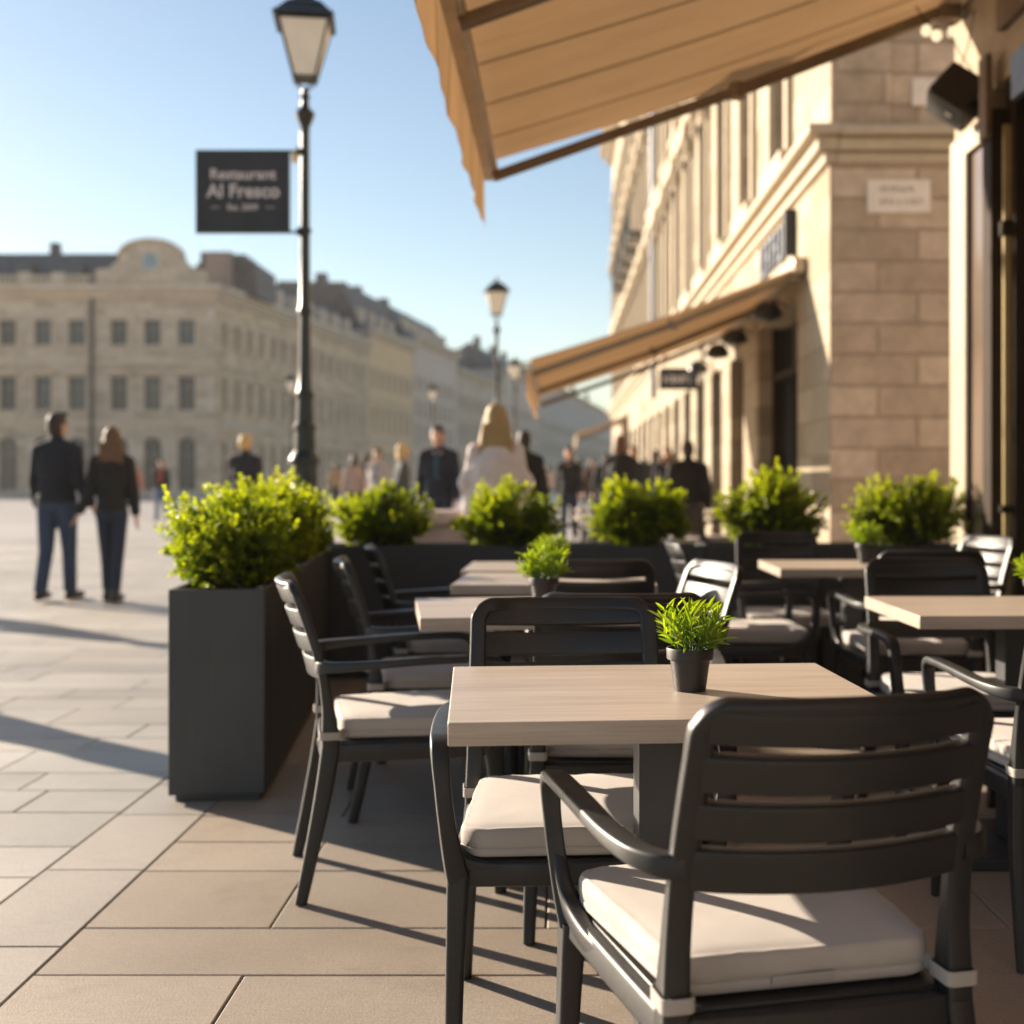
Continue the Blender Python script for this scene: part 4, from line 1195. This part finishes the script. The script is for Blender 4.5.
text('Restaurant', .118, (0, -.0165, .135), sg, M['letter'], bold=.0022, space=1.02)
text('Al Fresco', .150, (.005, -.0165, .0), sg, M['letter'], bold=.0030)
text('Est. 2009', .066, (0, -.0165, -.128), sg, M['letter'], bold=.001)
m = MB(); m.box(-.255, -.185, -.0175, -.0145, -.129, -.124); m.box(.185, .255, -.0175, -.0145, -.129, -.124); m.build('rule', M['letter'], sg, smooth=False)

# =================================================================== RESTAURANT WALL, DOOR, AWNING
XW, YE = 2.40, 7.60
rb = empty('restaurant_building', (XW, YE, 0), R(-90)); tag(rb, 'warm rendered restaurant front at the right edge with a glazed door leaf and brown woodwork', 'building')
m = MB(); facade(m, 12.5, 8.0, [(.001, .655, .0, 3.18), (.66, 9.5, .0, 3.30)], .28)
m.box(0.001, 12.5, .281, 4.5, 0, 7.999); m.build('wall', M['rest_wall'], rb, smooth=False)
d = MB(); d.box(.003, .28, -.03, .03, 0.02, 3.17); d.box(.60, .654, -.03, .03, 0.02, 3.17); d.box(.28, .60, -.0295, .0295, 3.04, 3.17); d.box(.28, .60, -.0295, .0295, .02, .75)
dl = d.build('door', M['cream_paint'], rb, smooth=False, bevel=.004)
g_ = MB(); g_.box(.325, .585, -.006, .006, .77, 3.02); g_.build('pane', M['door_glass'], dl, smooth=False)
g_ = MB()
for (a, b, c, e) in ((.2805, .325, .7505, 3.0395), (.585, .5995, .7505, 3.0395)): g_.box(a, b, -.0285, .02, c, e)
g_.build('glazing_bead', M['brown_paint'], dl, smooth=False)
m = MB(); m.box(.6605, .80, -.055, .10, 0, 3.16); m.box(.93, 1.0, .20, .27, 0, 3.29); m.box(1.0, 9.49, .235, .27, 0, 3.29)  # long dark infill is unseen shopfront, added to cut bounce onto the terrace
for k in range(7):
    ua = 1.9 + k * 1.2; m.box(ua, ua + .09, .15, .2345, .0, 3.29); m.box(ua + .0905, ua + 1.199, .17, .2344, 2.5, 2.6); m.box(ua + .0905, ua + 1.199, .17, .2344, .0, .62)
m.build('door_frame_and_added_front', M['brown_paint'], rb, smooth=False, bevel=.004)
m = MB(); m.box(.805, .925, .03, .09, 0, 3.29); m.build('jamb', M['brown_paint'], rb, smooth=False)
m = MB(); m.box(.848, .876, -.01, .028, 1.0, 2.45); m.box(.848, .876, -.01, .028, .25, .96); m.box(.848, .876, -.01, .028, 2.53, 3.05)
st = m.build('door_strip', M['gold_paint'], rb, smooth=False)
for z0, z1 in ((.961, .999), (2.451, 2.529)):
    m = MB(); m.box(.835, .895, -.025, .03, z0, z1); m.build('hinge', M['brown_paint'], st, smooth=False)
m = MB(); m.box(.86, 12.0, -.05, -.002, 3.55, 4.9); m.build('awning_shade_panel', M['rest_shade'], rb, smooth=False, bevel=.006)  # awning shadow on the upper wall, put in as a brown panel
m = MB(); m.box(1.06, 3.2, -.045, .0, 3.12, 3.36); m.build('lintel', M['metal_grey'], rb, smooth=False, bevel=.008)
m = MB(); m.box(.70, .82, -.09, -.0560, 3.0, 3.45); m.build('mounting_plate', M['rest_shade'], rb, smooth=False, bevel=.004)
aw = make_awning('terrace_awning', .9, 7.60, -.426, 2.99, 2.395, 4.02, M['canvas'], .285, arms=(7.42, 4.93, 2.3), label='')
tag(aw, 'large tan retractable awning slung over the terrace from the restaurant wall', 'awning')
# loudspeaker on the wall
sp = empty('loudspeaker', (2.28, 7.15, 3.33)); tag(sp, 'black wall loudspeaker tilted down at the end of the restaurant wall', 'loudspeaker')
rot = Euler((R(-24), R(38), R(-30)), 'XYZ').to_matrix().to_4x4()
m = MB(); m.obox(rot, .27, .22, .23); m.build('cabinet', M['speaker'], sp, smooth=False, bevel=.02)
dims = Vector((.27, .22, .23)); best = max(((ax, sgn) for ax in range(3) for sgn in (-1, 1)), key=lambda a: (rot.to_3x3().col[a[0]] * a[1]).dot(Vector((-.75, -.35, -.55))))
off = Vector((0, 0, 0)); off[best[0]] = best[1] * (dims[best[0]] / 2 + .005); gd = dims * .93; gd[best[0]] = .012
off2 = off.copy(); off2[best[0]] += best[1] * .0075; o1, o2 = [a for a in range(3) if a != best[0]]; off2[o1] += .03; bd_ = Vector((.02, .02, .02)); bd_[best[0]] = .004; bd_[o1] = .04
m = MB(); m.obox(rot @ Matrix.Translation(off), *gd); gr = m.build('grille', M['grille'], sp, smooth=False, bevel=.004)
m = MB(); m.obox(rot @ Matrix.Translation(off2), *bd_); m.build('badge', M['plaque'], gr, smooth=False)
m = MB(); m.sweep([(.05, .02, .02), (.085, .0, .03), (.108, -.05, .0)], (.03, .03), r=.008); m.box(.100, .117, -.10, .03, -.10, .09); m.build('bracket', M['iron'], sp)
# small bulbs on a flex near the awning bracket
fb = empty('festoon_lights', (2.17, 7.20, 3.745)); tag(fb, 'short string of round festoon bulbs hanging under the awning bracket', 'string lights')
m = MB(); m.tube([(.22, .02, .10), (.10, 0, .02), (0, 0, -.005), (-.06, 0, .03), (-.12, .0, .12)], .004, 8, sub=5)
m.tube([(.22, .0, .10), (.18, .02, -.12), (.13, .03, -.28), (.16, 0, -.40)], .004, 8, sub=5); m.tube([(.05, .0, .0), (.12, -.04, -.16), (.20, -.05, -.30), (.21, -.06, -.42)], .0035, 8, sub=5); m.build('flex', M['iron'], fb)
for (x, z) in ((-.06, -.02), (.0, -.05), (.09, -.03)):
    b = MB(); b.ball((x, 0, z), .030, .030, .034); q = b.build('bulb', M['bulb'], fb); b = MB(); b.lathe([(.012, z + .024), (.013, z + .05), (.006, z + .055)], 10, (x, 0, 0)); b.build('socket', M['iron'], q)

# =================================================================== CORNER STONE BUILDING (right)
X2, Y2, YF, HB = 2.46, 11.4, 59.0, 16.6
cb = empty('corner_building', (X2, Y2, 0)); tag(cb, 'tall sunlit stone corner building with a deep cornice and rows of narrow windows', 'building')
W_ = YF - Y2
u = lambda Y: YF - Y
ops = []
g = random.Random(8)
Ys = [13.85 + 2.42 * i for i in range(19)]
Ys = [y for y in Ys if y < 58]
for y in Ys:
    for (a, b) in ((4.62, 7.2), (8.3, 10.6), (11.9, 13.9)): ops.append((u(y + .48), u(y - .48), a, b))
ops.append((u(15.55), u(12.95), 0.0, 3.0))
gy = []
y = 16.75
while y < 57: ops.append((u(y + 1.35), u(y), 0.0, 2.85)); gy.append(y); y += 2.25
m = MB(); facade(m, W_, HB, ops, .32)
wl = m.build('wall', M['stone_front'], cb, smooth=False); wl.location = (0, W_, 0); wl.rotation_euler = (0, 0, R(-90))
fr_ = empty('window_bay', (0, W_, 0), R(-90)); fr_.parent = cb
bpy.data.objects.remove(fr_)
def onf(u0, yoff, z): return (yoff, W_ - u0, z)      # local facade coordinates -> building coordinates
for o_ in ops:
    if o_[3] - o_[2] < 2.7:
        w = window(cb, 0, 0, o_[1] - o_[0], o_[3] - o_[2], 0, M['winframe'], M['pane_far'], M['stone_trim'], .16 if o_[2] < 9 else 0., .24, .07); w.location = onf(o_[0], .24, o_[2]); w.rotation_euler = (0, 0, R(-90))
m = MB()
for o_ in ops:
    if o_[3] - o_[2] >= 2.7:
        a = W_ - o_[1]; b = W_ - o_[0]; m.box(.30, .38, a - .05, b + .05, -.01, o_[3] + .05)
m.build('shop_front', M['pane'], cb, smooth=False)
# dark shop frames, one per opening
for i, o_ in enumerate([o_ for o_ in ops if o_[3] - o_[2] >= 2.7]):
    a = W_ - o_[1]; b = W_ - o_[0]; f = MB()
    f.box(.18, .29, a + .001, a + .07, 0, o_[3]); f.box(.18, .29, b - .07, b - .001, 0, o_[3]); f.box(.185, .285, a + .07, b - .07, 2.35, 2.43); f.box(.185, .285, a + .07, b - .07, 0, .45)
    f.box(.19, .28, (a + b) / 2 - .03, (a + b) / 2 + .03, .45, 2.35)
    f.build('shop_window', M['brown_paint'], cb, smooth=False)
for o_ in ops:                       # small iron balconies on the second upper floor
    if 8 < o_[2] < 9 and int(o_[0] * 10) % 2 == 0:
        a = W_ - o_[1]; b = W_ - o_[0]; bl = MB(); bl.box(-.55, -.0, a - .25, b + .25, 7.98, 8.10)
        for k in range(9): yy = a - .22 + (b - a + .44) * k / 8; bl.box(-.53, -.51, yy - .01, yy + .01, 8.10, 8.95)
        bl.box(-.54, -.50, a - .24, b + .24, 8.95, 8.99); bl.build('balcony', M['iron'], cb, smooth=False)
m = MB()
for (z0, z1, p) in ((4.02, 4.12, .06), (4.12, 4.24, .14), (4.24, 4.33, .24), (7.75, 7.95, .16), (11.2, 11.4, .14), (16.0, 16.25, .25), (16.25, 16.45, .45), (16.45, 16.62, .60)):
    m.box(-p, .05, -p, W_ + p * .5, z0, z1); m.box(.0501, 8.0, -p * .8, .05, z0, z1)
m.build('cornice', M['stone_trim'], cb, smooth=False, bevel=.02)
# gable wall looking at the terrace
m = MB(); facade(m, 8.0, HB, [(4.6, 5.7, 1.0, 3.2)], .3); gw = m.build('gable_wall', M['stone_gable'], cb, smooth=False); gw.location = (0.0, 0, 0)
window(cb, 4.6, 1.0, 1.1, 2.2, .22, M['winframe'], M['pane_far']).location = (4.6, .22, 1.0)
m = MB(); m.box(.0, .55, -.045, .0, 4.34, 15.9); m.build('pilaster', M['stone_gable'], cb, smooth=False, bevel=.01)
m = MB(); m.box(.30, 8.0, .31, W_ - .02, 0.001, HB - .01); m.box(.62, 7.99, .3005, .309, 0, HB - .02)
m.v = [(max(v[0], .40), v[1], v[2]) for v in m.v]; m.build('core', M['stone_far_trim'], cb, smooth=False)
m = MB(); m.box(-.3, 8, -.2, W_, HB + .03, HB + .4); m.build('roof', M['slate_dark'], cb, smooth=False)
m = MB(); m.tube([(-.10, 31.7 - Y2, 3.2), (-.10, 31.7 - Y2, 16.0)], .075, 12)
for z in (4.6, 7, 9.5, 12, 14.5): m.lathe([(.09, z), (.09, z + .12)], 12, (-.10, 31.7 - Y2, 0))
m.build('drainpipe', M['metal_grey'], cb)
# plaques on the gable
def plaque(name, label, x, z, w, h, lines, rivet=True):
    r = empty(name, (x, Y2, z)); tag(r, label, 'plaque')
    m = MB(); m.box(-w / 2, w / 2, -.035, -.002, -h / 2, h / 2); m.build('board', M['plaque'], r, smooth=False, bevel=.006)
    m = MB(); gg = random.Random(int(x * 100))
    for (zz, hh, x0, x1) in lines:
        xx = x0
        while xx < x1:
            ww = gg.uniform(.012, .026); kind = gg.random()
            m.box(xx, xx + .007, -.038, -.0345, zz - hh / 2, zz + hh / 2)
            if kind < .6: m.box(xx + .0072, xx + ww, -.038, -.0345, zz + hh * (.28 if kind < .3 else -.5), zz + hh * (.5 if kind < .3 else -.28))
            xx += ww + .010
            if gg.random() < .14: xx += .025
    m.build('mark', M['ink'], r, smooth=False); return r
plaque('wall_plaque', 'pale rectangular wall plaque with two lines of faded writing on the shaded gable', (898 - 560) * Y2 / F, CAMZ + (480 - 197) * Y2 / F, .575, .305, [(.065, .05, -.17, .13), (-.05, .05, -.17, .22)])
plaque('number_plate', 'small pale number plate half hidden behind the loudspeaker, high on the gable', (930 - 560) * Y2 / F, CAMZ + (480 - 93) * Y2 / F, .34, .25, [(-.01, .07, .0, .05)])
# shop lettering board
sb = empty('shop_sign', (X2, 14.2, 3.72)); tag(sb, 'weathered shop lettering fixed flat on the sunlit facade above the far awning', 'sign')
m = MB(); 
for k in range(7):
    y0 = -.95 + k * .28; m.box(-.07, -.01, y0, y0 + .06, -.2, .2)
    if k % 2: m.box(-.068, -.012, y0 + .0605, y0 + .16, -.2 if k % 3 else .13, -.13 if k % 3 else .2)
    else: m.box(-.068, -.012, y0 + .0605, y0 + .15, -.035, .035)
m.build('lettering', M['metal_grey'], sb, smooth=False)
m = MB(); m.box(-.12, -.002, -1.18, -1.08, -.24, .24); m.build('end_panel', M['signboard'], sb, smooth=False)
m = MB(); m.box(-.009, -.001, -1.05, 1.1, -.25, .25); m.build('board', M['stone_trim'], sb, smooth=False)
bs = empty('blade_sign', (2.10, 22.2, 2.92)); tag(bs, 'dark hanging shop sign jutting from the pillars below the far awning', 'sign')
m = MB(); m.box(-.34, .34, -.03, .03, -.18, .18); m.build('board', M['signboard'], bs, smooth=False, bevel=.005)
m = MB(); gg = random.Random(2); x = -.26
while x < .25:
    w = gg.uniform(.03, .06); m.box(x, x + .018, -.036, -.0305, -.07, .07); m.box(x + .0182, x + w, -.036, -.0305, -.07 if gg.random() < .5 else .03, -.03 if gg.random() < .5 else .07); x += w + .025
m.v = [v for v in m.v]; m.build('mark', M['plaque'], bs, smooth=False)
m = MB(); m.box(.3405, .375, -.015, .015, .05, .09); m.box(-.3, .375, -.012, .012, .1805, .205); m.build('bracket', M['iron'], bs)
# wall lamps under the far awning
for i, (Y, lab) in enumerate(((13.4, 'dark cone wall lamp nearest the corner, under the far awning'), (15.85, 'dark cone wall lamp second from the corner, under the far awning'), (17.6, 'dark cone wall lamp third from the corner, on a lit pillar'), (20.1, 'dark cone wall lamp farthest from the corner, on a lit pillar'))):
    wlmp = empty('wall_lamp', (X2, Y, 2.93)); tag(wlmp, lab, 'wall lamp', 'cone wall lamps of the corner building')
    m = MB(); m.lathe([(.012, .13), (.07, .115), (.13, .07), (.165, .0), (.17, -.03), (.15, -.06), (.08, -.085), (.004, -.095)], 22, (-.24, 0, 0), caps=False); m.build('shade', M['iron'], wlmp)
    m = MB(); m.tube([(-.24, 0, .10), (-.15, 0, .13), (-.02, 0, .06)], .012, 8, sub=4); m.build('arm', M['iron'], wlmp)
a2 = make_awning('shop_awning', 12.5, 18.0, -.30, 2.26, 2.455, 3.29, M['canvas2'], .22, arms=(12.62, 15.2, 17.85), valance_amp=.01)
tag(a2, 'faded sand coloured awning over the neighbouring shop terrace', 'awning')
a3 = make_awning('far_shop_awning', 45.0, 50.5, .62, 2.75, 2.45, 3.5, M['canvas2'], .35, arms=(45.2, 50.3))
tag(a3, 'tiny looking ochre awning far up the shady street', 'awning')
# stone plinth behind the planters
pl = MB(); pl.box(-.55, .55, -.3, .3, 0, .80); o = pl.build('body', M['plinth'], None, smooth=False, bevel=.015)
r = empty('stone_plinth', (-.90, 9.6, 0), R(14)); tag(r, 'rose grey stone plinth between the two leftmost shrubs of the back row', 'plinth'); o.parent = r
c_ = MB(); c_.box(-.60, .60, -.35, .35, .80, .90); c_.build('cap', M['plinth'], r, smooth=False, bevel=.02)

# =================================================================== THE SQUARE'S FAR SIDE
def building(name, label, loc, rz): 
    b = empty(name, loc, rz); tag(b, label, 'building', 'palaces on the far side of the square'); return b
# palace front (faces the camera) and its side along the street
GX, GY = -27.6, 100.0
pb = building('palace', 'long weathered stone palace with a curved clock gable, arcade and slate roof across the square', (GX, GY, 0), 0)
LW = 40.0
fx = lambda p_: (p_ - 560) * GY / F - GX + LW         # facade coordinate (0..LW) from picture column
ops = []
cols = [x for x in (fx(8), fx(43), fx(77), fx(119), fx(152.5), fx(186.5))]
k = cols[0] - (cols[1] - cols[0])
while k > 1: cols.insert(0, k); k -= cols[2] - cols[1]
for c in cols:
    ops += [(c - .68, c + .68, 11.9, 13.95), (c - .68, c + .68, 6.7, 9.45), (c - .72, c + .72, .3, 4.6, True)]
m = MB(); facade(m, LW, 16.2, ops, .35); o = m.build('wall', M['stone_far'], pb, smooth=False); o.location = (-LW, 0, 0)
for o_ in ops:
    window(pb, 0, 0, o_[1] - o_[0], o_[3] - o_[2], 0, M['winframe'], M['pane_far'], M['stone_far_trim'] if len(o_) == 4 else None, .3 if o_[2] < 8 else 0.).location = (o_[0] - LW, .25, o_[2])
cn = MB()
for (z0, z1, p_) in ((5.35, 5.7, .14), (5.7, 5.95, .3), (10.4, 10.65, .2), (15.6, 15.95, .25), (15.95, 16.3, .55), (16.3, 16.7, .9)):
    cn.box(-LW, p_ * .7, -p_, .02, z0, z1)
cn.build('cornice', M['stone_far_trim'], pb, smooth=False)
dp = MB(); dp.tube([(fx(93) - LW, -.3, 0), (fx(93) - LW, -.3, 15.6)], .15, 8); dp.build('drainpipe', M['slate_dark'], pb)
# balustrade on the left wing
bl = MB(); x1 = fx(92) - LW
bl.box(-LW, x1, .0, .5, 16.71, 16.9); bl.box(-LW, x1, .0, .5, 17.35, 17.52)
for k in range(int((x1 + LW) / .42)): bl.box(-LW + .1 + k * .42, -LW + .32 + k * .42, .12, .38, 16.9, 17.35)
for q in cols: 
    if q - LW < x1 - 1: bl.box(q - LW - 2.0, q - LW - 1.1, -.05, .55, 16.712, 17.75)
bl.build('balustrade', M['stone_far_trim'], pb, smooth=False)
rf = MB(); rf.add([(-LW, 1.5, 16.5), (x1 + 2.2, 1.5, 16.5), (x1 + 2.2, 4.2, 20.0), (-LW, 4.2, 20.0), (-LW, 14, 20.2), (x1 + 2.2, 14, 20.2)], [(0, 1, 2, 3), (3, 2, 5, 4), (0, 3, 4), (1, 5, 2)])
rf_o = rf.build('roof', M['slate'], pb, smooth=False)
for q in (fx(13), fx(65)):
    d_ = MB(); d_.box(q - LW - .7, q - LW + .7, 1.9, 3.2, 17.5, 18.7); d_.build('skylight', M['pane'], rf_o, smooth=False)
ch = MB(); ch.box(fx(31) - LW - .35, fx(31) - LW + .35, 4.5, 5.3, 19.9, 21.0); ch.build('chimney', M['slate_dark'], rf_o, smooth=False)
# curved clock gable
gx0, gx1 = fx(97) - LW, fx(206) - LW
def gable_outline():
    c = fx(152) - LW; pts = [(gx0, 16.71), (gx1, 16.71), (gx1, 17.9), (gx1 - 1.2, 18.0)]
    w = 2.45
    pts += [(c + w + .9, 18.05), (c + w + .25, 18.6), (c + w, 19.1)]
    pts += [(c + 2.42 * math.cos(R(a)), 19.05 + 1.15 * math.sin(R(a))) for a in range(10, 171, 20)]
    pts += [(c - w, 19.1), (c - w - .25, 18.6), (c - w - .9, 18.05), (gx0 + 1.2, 18.0), (gx0, 17.9)]
    return pts, c
pts, gc = gable_outline(); n = len(pts); m = MB()
m.add([(x, -.35, z) for x, z in pts] + [(x, .75, z) for x, z in pts], [tuple(range(n)), tuple(range(2 * n - 1, n - 1, -1))] + [(i, n + i, n + (i + 1) % n, (i + 1) % n) for i in range(n)])
gb = m.build('clock_gable', M['stone_far'], pb, smooth=False)
m = MB(); arc = [(gc + 2.5 * math.cos(R(a)), -.1, 19.08 + 1.22 * math.sin(R(a))) for a in range(0, 181, 12)]; m.sweep(arc, (.22, 1.1), up=(0, 1, 0), r=.05, seg=1, transport=False)
m.v = [(v[0], v[1], v[2]) for v in m.v]; m.build('gable_moulding', M['stone_far_trim'], gb, smooth=False)
m = MB(); m.lathe([(.01, 0), (.66, 0), (.70, .05), (.70, .1), (.01, .1)], 28)
m.v = [(gc + v[0], -.36 - v[2], 18.55 + v[1]) for v in m.v]; ck = m.build('clock', M['clockface'], gb, smooth=False)
m = MB(); m.lathe([(.70, 0), (.92, 0), (.92, .16), (.70, .16)], 28, caps=False); m.v = [(gc + v[0], -.36 - v[2], 18.55 + v[1]) for v in m.v]; m.build('rim', M['stone_far_trim'], ck)
m = MB(); m.box(gc - .035, gc + .035, -.48, -.465, 18.55, 19.08); m.box(gc, gc + .38, -.48, -.4655, 18.515, 18.585); m.build('clock_hand', M['iron'], ck, smooth=False)
# attic blocks and chimneys behind the gable
m = MB(); m.box(fx(182) - LW, fx(232) - LW + 1, 4, 11, 16.5, 19.2); m.box(fx(184) - LW, fx(193) - LW, 4.5, 6, 19.2, 20.2); m.box(fx(214) - LW, fx(232) - LW, 4.2, 8, 19.2, 19.95); m.box(fx(160) - LW, fx(181) - LW, 3, 11, 16.5, 18.3)
m.build('attic', M['slate_dark'], pb, smooth=False)
m = MB(); m.box(-1.6, .4, 3.0, 6.5, 16.71, 19.7); m.box(-1.7, .5, 2.9, 6.6, 19.7, 19.95); m.build('chimney_block', M['plinth'], pb, smooth=False)
m = MB(); m.box(-LW, -.5, .46, 30, .01, 16.4); m.box(-12, -.3, .5, 30, .02, 16.45); m.build('core', M['grey_far'], pb, smooth=False)
# side wing along the street
ANG = math.atan2(.99, .139)
def street_wing(name, t0, t1, H, wallmat, trim, roofmat, roofh, rooftop_from, label, nrows=3, pitch=2.7, seed=1, setback=0., mans=True):
    gg = random.Random(seed)
    c, s = math.cos(ANG), math.sin(ANG)
    loc = (GX + t0 * c - s * -setback * 0, GY + t0 * s, 0)
    if name is None: b = pb; off = 0
    else: b = building(name, label, loc, ANG)
    par = b
    Wd = t1 - t0
    def place_child(o):
        if name is None: o.location = (t0 * c, t0 * s, 0); o.rotation_euler = (0, 0, ANG)
        return o
    ops = []; x = 1.75
    rows = ((11.9, 13.95), (6.7, 9.45), (.4, 4.3)) if nrows == 3 else ((13.0, 14.6), (9.6, 11.6), (6.0, 8.2), (.4, 4.2))
    while x < Wd - 1:
        for i, (a, z) in enumerate(rows): ops.append((x - .52, x + .52, a, z))
        x += pitch
    m = MB(); facade(m, Wd, H - .4, ops, .35); place_child(m.build('wall' if name else 'side_wall', wallmat, par, smooth=False))
    for o_ in ops:
        w = window(par, 0, 0, o_[1] - o_[0], o_[3] - o_[2], 0, M['winframe'], M['pane_far'], trim, .12 if 5 < o_[2] < 8 else 0.)
        if name is None:
            v = Matrix.Rotation(ANG, 3, 'Z') @ Vector((o_[0], .25, 0)); w.location = (t0 * c + v.x, t0 * s + v.y, o_[2]); w.rotation_euler = (0, 0, ANG)
        else: w.location = (o_[0], .25, o_[2])
    m = MB()
    for (z0, z1, p_) in ((5.35, 5.7, .14), (5.7, 5.95, .3), (10.4, 10.65, .2), (H - 1.1, H - .75, .25), (H - .75, H - .4, .55), (H - .4, H, .9)):
        m.box(.0 if name else .92, Wd, -p_, .02, z0, z1)
    place_child(m.build('cornice' if name else 'side_cornice', trim, par, smooth=False))
    m = MB(); m.box(.4, Wd - .01, .4, 14, 0.01, H - .3); place_child(m.build('core' if name else 'side_core', M['grey_far'], par, smooth=False))
    m = MB(); r0, r1 = rooftop_from, Wd - .2
    if mans:
        m.add([(r0, 1.2, H - .1), (r1, 1.2, H - .1), (r1 - .6, 3.4, H + roofh), (r0 + .6, 3.4, H + roofh), (r0, 13, H - .1), (r1, 13, H - .1), (r1 - .6, 11, H + roofh + .3), (r0 + .6, 11, H + roofh + .3)],
              [(0, 1, 2, 3), (5, 4, 7, 6), (3, 2, 6, 7), (0, 3, 7, 4), (1, 5, 6, 2)])
    else:
        m.add([(r0, .2, H), (r1, .2, H), (r1 - 1, 6.5, H + roofh), (r0 + 1, 6.5, H + roofh), (r0, 13, H), (r1, 13, H)], [(0, 1, 2, 3), (5, 4, 3, 2), (0, 3, 4), (1, 5, 2)])
    ro = place_child(m.build('roof' if name else 'side_roof', roofmat, par, smooth=False))
    for q in range(3):
        xx = r0 + (r1 - r0) * (q + .5 + gg.uniform(-.25, .25)) / 3; m = MB(); yy = gg.uniform(4, 7); m.box(xx - .7, xx + .7, yy, yy + 1.1, H + roofh - .5, H + roofh + gg.uniform(.8, 1.7))
        for k in range(3): m.lathe([(.16, 0), (.16, .6)], 8, (xx - .4 + .4 * k, yy + .5, H + roofh + 1.6 - .8))
        ch_ = m.build('chimney', M['slate_dark'], ro, smooth=False)
    if mans:
        x = r0 + 2
        while x < r1 - 1.5:
            m = MB(); m.box(x - .6, x + .6, 1.3, 3.2, H + .7, H + 2.3); d_ = m.build('dormer', trim, ro, smooth=False); m = MB(); m.box(x - .38, x + .38, 1.26, 1.299, H + .95, H + 2.1); x += 4.2
            del d_
    return b
M['stone_far_side'] = stone_mat('facade stone in warm bounce light', (.82, .61, .42), 1.6, .55, .03, var=.12, bstr=.4, wscale=.3)  # palace stone again, with warm bounced light put into its colour
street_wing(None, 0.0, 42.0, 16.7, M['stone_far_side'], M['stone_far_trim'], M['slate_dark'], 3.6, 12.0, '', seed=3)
street_wing('ochre_house', 42.2, 62.0, 18.6, M['ochre_far'], M['stone_far_trim'], M['slate_dark'], 5.2, 0.2, 'ochre stucco house with a dark mansard roof beyond the palace wing', seed=5)
street_wing('rose_house', 62.2, 88.0, 20.0, M['pink_far'], M['stone_far_trim'], M['slate'], 3.8, 0.2, 'rose grey stucco house with a slate roof, third along the street', seed=7, nrows=4, pitch=2.9)
street_wing('cream_house', 88.2, 125.0, 18.0, M['stone_far'], M['stone_far_trim'], M['slate_dark'], 3.6, .2, 'cream stone house with a pitched roof, fourth along the street', seed=9, mans=False)
street_wing('pale_house', 125.2, 168.0, 21.5, M['pink_far'], M['stone_far_trim'], M['slate'], 4.6, .2, 'pale rose house with a steep slate roof, fifth along the street', seed=11, mans=False, nrows=4, pitch=3)
street_wing('end_house', 168.2, 335.0, 23.0, M['grey_far'], M['stone_far_trim'], M['slate_dark'], 4.0, .2, 'grey house closing the far end of the street', seed=13, mans=False, pitch=3.2)

# =================================================================== LIGHT, SKY, CAMERA
EL = R(17.5); AZ = Vector((-.80, .60, 0)).normalized()
S = Vector((AZ.x * math.cos(EL), AZ.y * math.cos(EL), math.sin(EL)))
sl = bpy.data.lights.new('sun', 'SUN'); sl.energy = 4.8; sl.angle = R(.53); sl.color = (1.0, .85, .67)
so = bpy.data.objects.new('sun', sl); COL.objects.link(so); so.rotation_euler = S.to_track_quat('Z', 'Y').to_euler(); so.location = (-20, 20, 20)
w = bpy.data.worlds.new('World'); scene.world = w; w.use_nodes = True
nt = w.node_tree; bg = nt.nodes['Background']
sky = nt.nodes.new('ShaderNodeTexSky'); sky.sky_type = 'NISHITA'; sky.sun_disc = False
sky.sun_elevation = EL; sky.sun_rotation = math.atan2(AZ.x, AZ.y)
sky.air_density = 1.0; sky.dust_density = .35; sky.ozone_density = .8; sky.altitude = 100
nt.links.new(sky.outputs[0], bg.inputs['Color']); bg.inputs['Strength'].default_value = .053

hm_ = bpy.data.materials.new('haze'); hm_.use_nodes = True
hn = hm_.node_tree; hn.nodes.remove(hn.nodes['Principled BSDF'])
pv = hn.nodes.new('ShaderNodeVolumePrincipled'); pv.inputs['Color'].default_value = (1.0, .89, .74, 1); pv.inputs['Density'].default_value = .00045; pv.inputs['Anisotropy'].default_value = .0
hn.links.new(pv.outputs[0], hn.nodes['Material Output'].inputs['Volume'])
m = MB(); m.box(-160, 90, -40, 800, -1.2, 32); hz_ = m.build('haze', hm_, smooth=False); hz_['kind'] = 'stuff'; hz_['label'] = 'thin warm haze hanging over the square and street'

cd = bpy.data.cameras.new('camera'); co = bpy.data.objects.new('camera', cd); COL.objects.link(co)
co.location = (0, 0, CAMZ); co.rotation_euler = (R(90), 0, 0)
cd.sensor_width = 36; cd.lens = F / 1024 * 36; cd.shift_x = -48 / 1024; cd.shift_y = -32 / 1024
cd.clip_start = .05; cd.clip_end = 5000
cd.dof.use_dof = True; cd.dof.focus_distance = 2.35; cd.dof.aperture_fstop = 2.6; cd.dof.aperture_blades = 9
scene.camera = co
vs_ = scene.view_settings; vs_.view_transform = 'Standard'; vs_.look = 'None'; vs_.exposure = 1.62; vs_.gamma = 1; vs_.use_curve_mapping = False
scene.cycles.use_denoising = True
scene.cycles.max_bounces = 8; scene.cycles.diffuse_bounces = 4; scene.cycles.transmission_bounces = 6; scene.cycles.sample_clamp_indirect = 8
